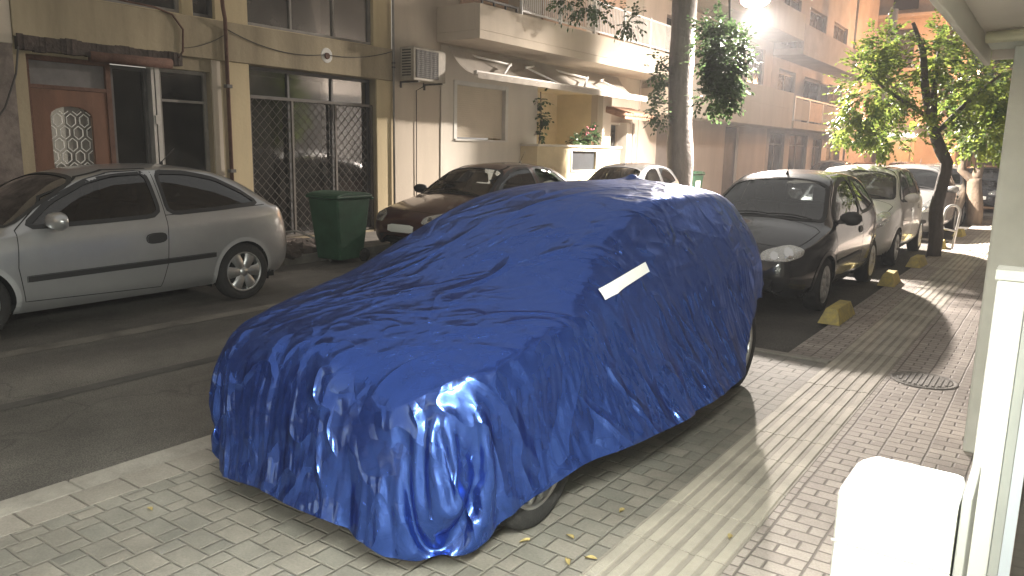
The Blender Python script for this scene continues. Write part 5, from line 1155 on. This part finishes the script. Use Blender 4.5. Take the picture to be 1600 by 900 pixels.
def tarp_mat():
    m = bpy.data.materials.new('blue_satin'); m.use_nodes = True; nt = m.node_tree; N = nt.nodes; L = nt.links; b = N['Principled BSDF']
    b.inputs['Base Color'].default_value = (.004,.014,.085,1); b.inputs['Roughness'].default_value = .42; b.inputs['Specular IOR Level'].default_value = .3
    gl = N.new('ShaderNodeBsdfGlossy'); gl.inputs[0].default_value = (.11,.26,.90,1); gl.inputs['Roughness'].default_value = .20
    mx = N.new('ShaderNodeMixShader'); mx.inputs[0].default_value = .34; out = [q for q in N if q.type == 'OUTPUT_MATERIAL'][0]
    L.new(b.outputs[0], mx.inputs[1]); L.new(gl.outputs[0], mx.inputs[2]); L.new(mx.outputs[0], out.inputs[0])
    tc = N.new('ShaderNodeTexCoord')
    def warp(rot, sc, w):
        mp = N.new('ShaderNodeMapping'); mp.inputs['Rotation'].default_value = rot; L.new(tc.outputs['Object'], mp.inputs[0])
        m2 = N.new('ShaderNodeMapping'); m2.inputs['Scale'].default_value = sc; L.new(mp.outputs[0], m2.inputs[0])
        n0 = N.new('ShaderNodeTexNoise'); n0.inputs['Scale'].default_value = 1.6; n0.inputs['Detail'].default_value = 2; L.new(m2.outputs[0], n0.inputs['Vector'])
        va = N.new('ShaderNodeVectorMath'); va.operation = 'MULTIPLY_ADD'; va.inputs[1].default_value = (w,w,w); L.new(n0.outputs['Color'], va.inputs[0]); L.new(m2.outputs[0], va.inputs[2]); return va.outputs[0]
    def crease(rot, sc, scale, sharp, thr):
        """long thin creases: the zero lines of a stretched noise, kept only in patches"""
        v = warp(rot, sc, .25)
        n = N.new('ShaderNodeTexNoise'); n.inputs['Scale'].default_value = scale; n.inputs['Detail'].default_value = 1.5; n.inputs['Roughness'].default_value = .4; L.new(v, n.inputs['Vector'])
        r = nmath(nt,'SUBTRACT',1.,nmath(nt,'MULTIPLY',nmath(nt,'ABSOLUTE',nmath(nt,'SUBTRACT',n.outputs[0],.5)),sharp)); r = nmath(nt,'MAXIMUM',r,0.)
        k = N.new('ShaderNodeTexNoise'); k.inputs['Scale'].default_value = scale*.6; k.inputs['Detail'].default_value = 2; L.new(v, k.inputs['Vector'])
        kr = N.new('ShaderNodeMapRange'); kr.inputs[1].default_value = thr; kr.inputs[2].default_value = thr+.14; L.new(k.outputs[0], kr.inputs[0])
        return nmath(nt,'MULTIPLY',r,kr.outputs[0])
    def facet(rot, sc, scale):
        q = N.new('ShaderNodeTexVoronoi'); q.inputs['Scale'].default_value = scale; L.new(warp(rot, sc, .35), q.inputs['Vector']); return q.outputs['Distance']
    # streaks along the length on top, slanting creases on the flank, upright folds low down
    sp = N.new('ShaderNodeSeparateXYZ'); L.new(tc.outputs['Object'], sp.inputs[0])
    lowz = N.new('ShaderNodeMapRange'); lowz.inputs[1].default_value = .95; lowz.inputs[2].default_value = .60; L.new(sp.outputs[2], lowz.inputs[0]); lo_ = lowz.outputs[0]; hi_ = nmath(nt,'SUBTRACT',1.,lo_)
    top = nmath(nt,'ADD',nmath(nt,'MULTIPLY',crease((0,0,.35),(1,.22,1),4.5,9.,.48),.45),nmath(nt,'MULTIPLY',crease((0,0,.75),(1,.3,1),9.,7.,.5),.25))
    top = nmath(nt,'ADD',top,nmath(nt,'MULTIPLY',crease((0,0,-.5),(1,.35,1),7.,7.,.55),.25))
    def planes(rot, sc, scale, w=.3):
        """flat crumple facets: every cell is a plane of its own tilt"""
        v = warp(rot, sc, w); q = N.new('ShaderNodeTexVoronoi'); q.inputs['Scale'].default_value = scale; L.new(v, q.inputs['Vector'])
        c1 = N.new('ShaderNodeVectorMath'); c1.operation = 'SUBTRACT'; L.new(q.outputs['Color'], c1.inputs[0]); c1.inputs[1].default_value = (.5,.5,.5)
        c2 = N.new('ShaderNodeVectorMath'); c2.operation = 'SUBTRACT'; L.new(v, c2.inputs[0]); L.new(q.outputs['Position'], c2.inputs[1])
        d = N.new('ShaderNodeVectorMath'); d.operation = 'DOT_PRODUCT'; L.new(c1.outputs[0], d.inputs[0]); L.new(c2.outputs[0], d.inputs[1]); return nmath(nt,'MULTIPLY',d.outputs['Value'],scale)
    flank = nmath(nt,'ADD',nmath(nt,'MULTIPLY',planes((.3,0,.1),(1,1.,.22),9.),1.0),nmath(nt,'MULTIPLY',crease((-.5,0,0),(.8,1,.22),6.,8.,.40),.55))
    flank = nmath(nt,'ADD',flank,nmath(nt,'MULTIPLY',planes((-.6,.2,.4),(1,.8,.4),17.),.30))
    top = nmath(nt,'ADD',top,nmath(nt,'MULTIPLY',planes((0,0,.5),(1,.25,1),7.),.14))
    h = nmath(nt,'ADD',nmath(nt,'MULTIPLY',top,nmath(nt,'MULTIPLY_ADD',hi_,.8,.2)),nmath(nt,'MULTIPLY',flank,nmath(nt,'MULTIPLY_ADD',lo_,.85,.15)))
    bp = N.new('ShaderNodeBump'); bp.inputs['Strength'].default_value = 1.; bp.inputs['Distance'].default_value = .035; L.new(h, bp.inputs['Height'])
    L.new(bp.outputs[0], b.inputs['Normal']); L.new(bp.outputs[0], gl.inputs['Normal'])
    return m
b = MB(); b.add(TX+np.array([BX,BY,BZ]), TF); TM = tarp_mat()
tarp = b.build('cover', TM, cc, smooth=True, recalc=True)
ss = tarp.modifiers.new('sub','SUBSURF'); ss.levels = 1; ss.render_levels = 1
tb = BVHTree.FromPolygons([Vector(v)+Vector((BX,BY,BZ)) for v in TX], TF)
# reflective strip sewn on the side
ca, cb = Vector((3.13,.955)), Vector((3.64,1.03)); nn = 22; vs = []; ud = (cb-ca).normalized(); vd = Vector((-ud.y,ud.x))
for i in range(nn+1):
    for j in range(4):
        p = ca.lerp(cb,i/nn)+vd*(.05*(j/3-.5)); h = tb.ray_cast(Vector((0.,p.x,p.y)), Vector((-1,0,0))); q = h[0] if h[0] else Vector((-1.6,p.x,p.y)); vs.append(q+Vector((.006,0,.003)))
b = MB(); b.add(vs, [(i*4+j,(i+1)*4+j,(i+1)*4+j+1,i*4+j+1) for i in range(nn) for j in range(3)])
b.build('reflective_strip', mat('retro_tape', (.95,.95,.93), .5, bump=.2, bump_s=90), tarp, smooth=True)
wk = MB()
for sg in (-1,1):
    for yw in BLUE['wheels']: add_wheel(cc, sg*.69, yw, .305, sg, 'thin', 14, .305, M['alloy'], .19)
b = MB(); b.box(-.68,.68,.35,3.6,.2,.3); b.build('underbody', M['well'], cc, off=(0,0,0))  # added inside the cover to block light and keep its underside dark
for ch in cc.children:
    if ch.name.startswith(('wheel','underbody')): ch.location = (BX,BY,BZ)
# ================================================================== TREES
def leaf_mat(name, c1, c2, tr=.45):
    m = bpy.data.materials.new(name); m.use_nodes = True; nt = m.node_tree; N = nt.nodes; L = nt.links; b = N['Principled BSDF']
    tc = N.new('ShaderNodeTexCoord'); n = N.new('ShaderNodeTexNoise'); n.inputs['Scale'].default_value = 5.; n.inputs['Detail'].default_value = 4; L.new(tc.outputs['Object'], n.inputs['Vector'])
    r = N.new('ShaderNodeValToRGB'); r.color_ramp.elements[0].position = .35; r.color_ramp.elements[1].position = .66; r.color_ramp.elements[0].color = (*c1,1); r.color_ramp.elements[1].color = (*c2,1); L.new(n.outputs[0], r.inputs[0])
    L.new(r.outputs[0], b.inputs['Base Color']); b.inputs['Roughness'].default_value = .42; b.inputs['Specular IOR Level'].default_value = .45
    t = N.new('ShaderNodeBsdfTranslucent'); L.new(r.outputs[0], t.inputs[0]); mx = N.new('ShaderNodeMixShader'); mx.inputs[0].default_value = tr
    out = [q for q in N if q.type == 'OUTPUT_MATERIAL'][0]; L.new(b.outputs[0], mx.inputs[1]); L.new(t.outputs[0], mx.inputs[2]); L.new(mx.outputs[0], out.inputs[0]); return m
def rdir(): 
    while True:
        v = Vector((random.uniform(-1,1),random.uniform(-1,1),random.uniform(-1,1)))
        if .05 < v.length < 1: return v.normalized()
def crown_mb(blobs, ll=.075, lw=.027, np_=5, tl=.28):
    b = MB(); vs = []; fs = []
    for (c, r, n) in blobs:
        k = 0
        while k < n:
            d = rdir(); q = random.random()**.45; p = Vector((c[0]+d.x*r[0]*q, c[1]+d.y*r[1]*q, c[2]+d.z*r[2]*q))
            if noise.noise(p*1.7+Vector((3,1,7))) < -.12: 
                if random.random() < .85: n -= .6; continue
            k += 1
            ax = (d+rdir()*.7+Vector((0,0,-.15))).normalized(); sd = ax.cross(Vector((0,0,1)))
            if sd.length < .1: sd = Vector((1,0,0))
            sd.normalize(); up = sd.cross(ax).normalized(); L_ = tl*random.uniform(.6,1.2)
            for i in range(np_):
                base = p+ax*(L_*i/np_)+Vector((0,0,-.05*(i/np_)**2))
                for s_ in ((1,-1) if i < np_-1 else (0,)):
                    ld = (sd*s_*.9+ax*(.55 if s_ else 1)+Vector((0,0,-.25))+rdir()*.25).normalized(); wv = ld.cross(up+rdir()*.5).normalized()*lw*random.uniform(.8,1.2); le = ll*random.uniform(.75,1.2)
                    o = len(vs); mid = base+ld*le*.5; vs += [base, mid+wv-up*.004, base+ld*le-up*.012, mid-wv-up*.004]; fs.append((o,o+1,o+2,o+3))
    b.add(vs, fs); return b
def limb(b, pts, r0, r1, n=10, wob=.03):
    P = []; R_l = []; pts = [Vector(p) for p in pts]
    for i in range(len(pts)-1):
        for k in range(5): P.append(pts[i].lerp(pts[i+1], k/5))
    P.append(pts[-1]); m = len(P)
    for i in range(m):
        q = i/(m-1); R_l.append((r0+(r1-r0)*q)*(1+.12*noise.noise((P[i].x*3,P[i].y*3,P[i].z*2.5))))
        if 0 < i < m-1: P[i] = P[i]+Vector((noise.noise((P[i].z*1.8,1,0)),noise.noise((P[i].z*1.8,5,0)),0))*wob
    b.tube(P, R_l, n)
bark_d = mat('bark_grey', (.125,.11,.10), .9, noise_s=7, noise_amt=.5, bump=.9, bump_s=16, streak=True)
bark_p = mat('bark_pale', (.24,.18,.13), .9, noise_s=6, noise_amt=.55, bump=.8, bump_s=18, streak=True)
LM1 = leaf_mat('leaf_dark', (.030,.055,.022), (.055,.095,.032), .35); LM2 = leaf_mat('leaf_bright', (.08,.14,.03), (.25,.30,.055), .5); LM3 = leaf_mat('leaf_mid', (.04,.075,.025), (.075,.12,.035), .4)
def tree(label, base, limbs, blobs, lm, bm_, **kw):
    t = thing('street_tree', label, 'tree', base, 'street trees')
    b = MB()
    for (pts, r0, r1) in limbs: limb(b, pts, r0, r1)
    b.build('trunk', bm_, t, smooth=True)
    crown_mb(blobs, **kw).build('crown', lm, t, recalc=False); return t
tree('big tree with straight grey trunk at the left kerb, dark foliage hanging under the lamp', (-7.62,17.75,-.05),
  [([(-7.60,17.85,-.06),(-7.62,17.75,.9),(-7.66,17.5,3.2),(-7.62,17.4,6.2),(-7.45,17.4,8.5)], .33, .25), ([(-7.62,17.4,5.4),(-7.0,17.2,6.0),(-6.3,16.6,5.5),(-6.1,16.3,4.4)], .09, .02), ([(-7.62,17.4,6.1),(-8.2,16.4,6.4),(-8.75,15.0,5.6)], .10, .03), ([(-7.65,17.5,3.3),(-8.0,17.15,3.7)], .05,.02), ([(-7.59,18.1,.3),(-7.92,17.85,1.2),(-7.75,17.75,2.0)], .06, .045)],
  [((-6.02,16.1,3.5),(.46,.5,.80),540), ((-6.2,16.0,2.75),(.45,.45,.30),210), ((-6.5,16.3,3.95),(.42,.5,.70),220), ((-8.07,17.1,3.4),(.20,.32,.6),70), ((-7.97,17.15,2.6),(.22,.28,.32),50), ((-8.75,14.6,4.75),(.25,1.6,.40),95), ((-8.6,16.5,4.6),(.2,.5,.35),35), ((-7.4,16.6,7.6),(2.2,2.8,1.0),450)], LM1, bark_d, ll=.10, lw=.034, np_=4, tl=.30)
tree('slender tree at the pavement edge with yellow green crown beside the white hatchback', (-1.64,14.6,0),
  [([(-1.63,14.62,-.06),(-1.66,14.6,.8),(-1.60,14.6,1.55),(-1.86,14.6,2.1)], .115, .088), ([(-1.86,14.6,2.1),(-2.02,14.55,2.7),(-2.12,14.5,3.35),(-2.3,14.4,3.8)], .085, .03), ([(-1.84,14.62,2.05),(-1.92,14.7,2.7),(-1.93,14.8,3.4)], .07, .025), ([(-1.95,14.6,2.3),(-2.6,14.3,2.75),(-2.95,14.2,3.1)], .04, .012), ([(-1.84,14.62,2.0),(-1.3,14.9,2.7),(-1.0,15,3.0)], .05, .015)],
  [((-2.78,14.4,2.75),(.58,.8,.85),430), ((-2.7,14.4,3.5),(.32,.5,.42),110), ((-1.95,14.8,3.35),(.42,.7,.50),170), ((-1.2,15,2.95),(.72,1.0,1.0),620), ((-2.45,14.3,1.95),(.55,.5,.28),130), ((-1.15,14.8,2.05),(.55,.8,.42),230), ((-3.15,14.2,2.1),(.25,.4,.35),60), ((-1.9,14.7,2.55),(.6,.6,.4),120)], LM2, bark_d)
tree('second street tree with a pale forked trunk further along the pavement edge', (-1.72,22.4,0),
  [([(-1.70,22.4,-.06),(-1.74,22.4,.7),(-1.80,22.4,1.15)], .20, .16), ([(-1.78,22.4,1.05),(-2.12,22.3,1.35),(-2.05,22.2,2.0),(-2.2,22.2,3.0)], .10, .05), ([(-1.78,22.4,1.1),(-1.72,22.5,1.8),(-1.5,22.6,3.0)], .13, .06)],
  [((-1.9,22.4,3.3),(1.1,1.3,1.0),520), ((-.9,22.6,3.0),(.9,1.2,1.1),480), ((-1.6,22.2,2.2),(.9,.9,.4),200), ((-1.2,23,4.6),(1.3,1.3,.8),350)], LM3, bark_p, ll=.09, lw=.032)
tree('far dark tree filling the end of the street behind the second tree', (-1.6,33,0),
  [([(-1.6,33,-.06),(-1.6,33,2.4),(-1.7,33,4)], .2, .1)], [((-2.2,33,4.2),(1.8,1.8,1.9),520), ((-.8,33,3.6),(1.6,1.6,1.6),380)], LM3, bark_d, ll=.14, lw=.05, np_=4)
# potted plants on the planter wall, creeper on the veranda corner
t = thing('potted_plant', 'bushy dark plant with reddish flowers on the yellow planter wall', 'plant', (-10.05,17.5,1.78))
crown_mb([((-10.1,17.0,1.9),(.12,.35,.12),60), ((-10.1,17.6,2.05),(.14,.28,.26),80)], .09,.03,4,.2).build('leaves', LM1, t, recalc=False)
b = MB()
for i in range(16): lump(b, (-10.05+random.uniform(-.1,.12),17.5+random.uniform(-.3,.25),2.05+random.uniform(-.1,.25)), (.025,.025,.025), i, 6)
b.build('flowers', mat('flower', (.35,.10,.12), .7), t)
b = MB(); b.lathe([(0,0),(.10,0),(.13,.12),(.11,.12)], (-10.1,17.55,1.776), 'z', 16); b.build('pot', mat('terracotta'), t, smooth=True)
t = thing('creeper', 'leafy creeper climbing the veranda corner beside the white wall', 'plant', (F+.05,15.58,1.8))
b = MB(); b.tube([(F+.05,15.56,1.78),(F+.06,15.62,2.3),(F+.05,15.58,3.0)], .012, 6); b.build('stem', bark_d, t)
crown_mb([((F+.08,15.65,2.85),(.08,.22,.2),30), ((F+.08,15.66,2.45),(.08,.2,.22),30), ((F+.08,15.6,2.0),(.07,.12,.2),14)], .10,.035,3,.18).build('leaves', LM1, t, recalc=False)
# fallen leaves
lfm = mat('yellow_leaf', (.46,.36,.14), .7, noise_s=30, noise_amt=.4)
for i, (x, y, lab) in enumerate([(-1.455,2.95,'fallen yellow leaf on the brick bay nearest the tactile strip'),(-1.52,2.60,'fallen orange leaf between the front tyre and the tactile strip'),(-1.65,2.45,'fallen yellow leaf just behind the front tyre of the covered car'),(-1.42,2.42,'pale fallen leaf on the edge of the tactile strip'),(-1.36,2.5,'brown fallen leaf beside the pale one on the tactile edge'),(-.975,3.02,'large yellow leaf lying on the tactile strip itself'),(-3.14,1.66,'fallen yellow leaf on the border slabs near the road kerb')]):
    b = MB(); n = 5; vs = []
    for k in range(n+1):
        q = k/n; w = .011*math.sin(math.pi*min(.97,q+.03))**.8; vs += [(-w,-.024+.048*q,.004+.008*math.sin(q*3)),(0,-.024+.048*q,.002),(w,-.024+.048*q,.006+.006*math.cos(q*2))]
    b.add(vs, [(3*k+j,3*k+j+1,3*k+j+4,3*k+j+3) for k in range(n) for j in range(2)])
    o = b.build('fallen_leaf', lfm, smooth=True); o.location = (x,y,.009); o.rotation_euler = (0,0,i*1.3); tag(o, lab, 'leaf', 'yellow leaves fallen on the pavement')
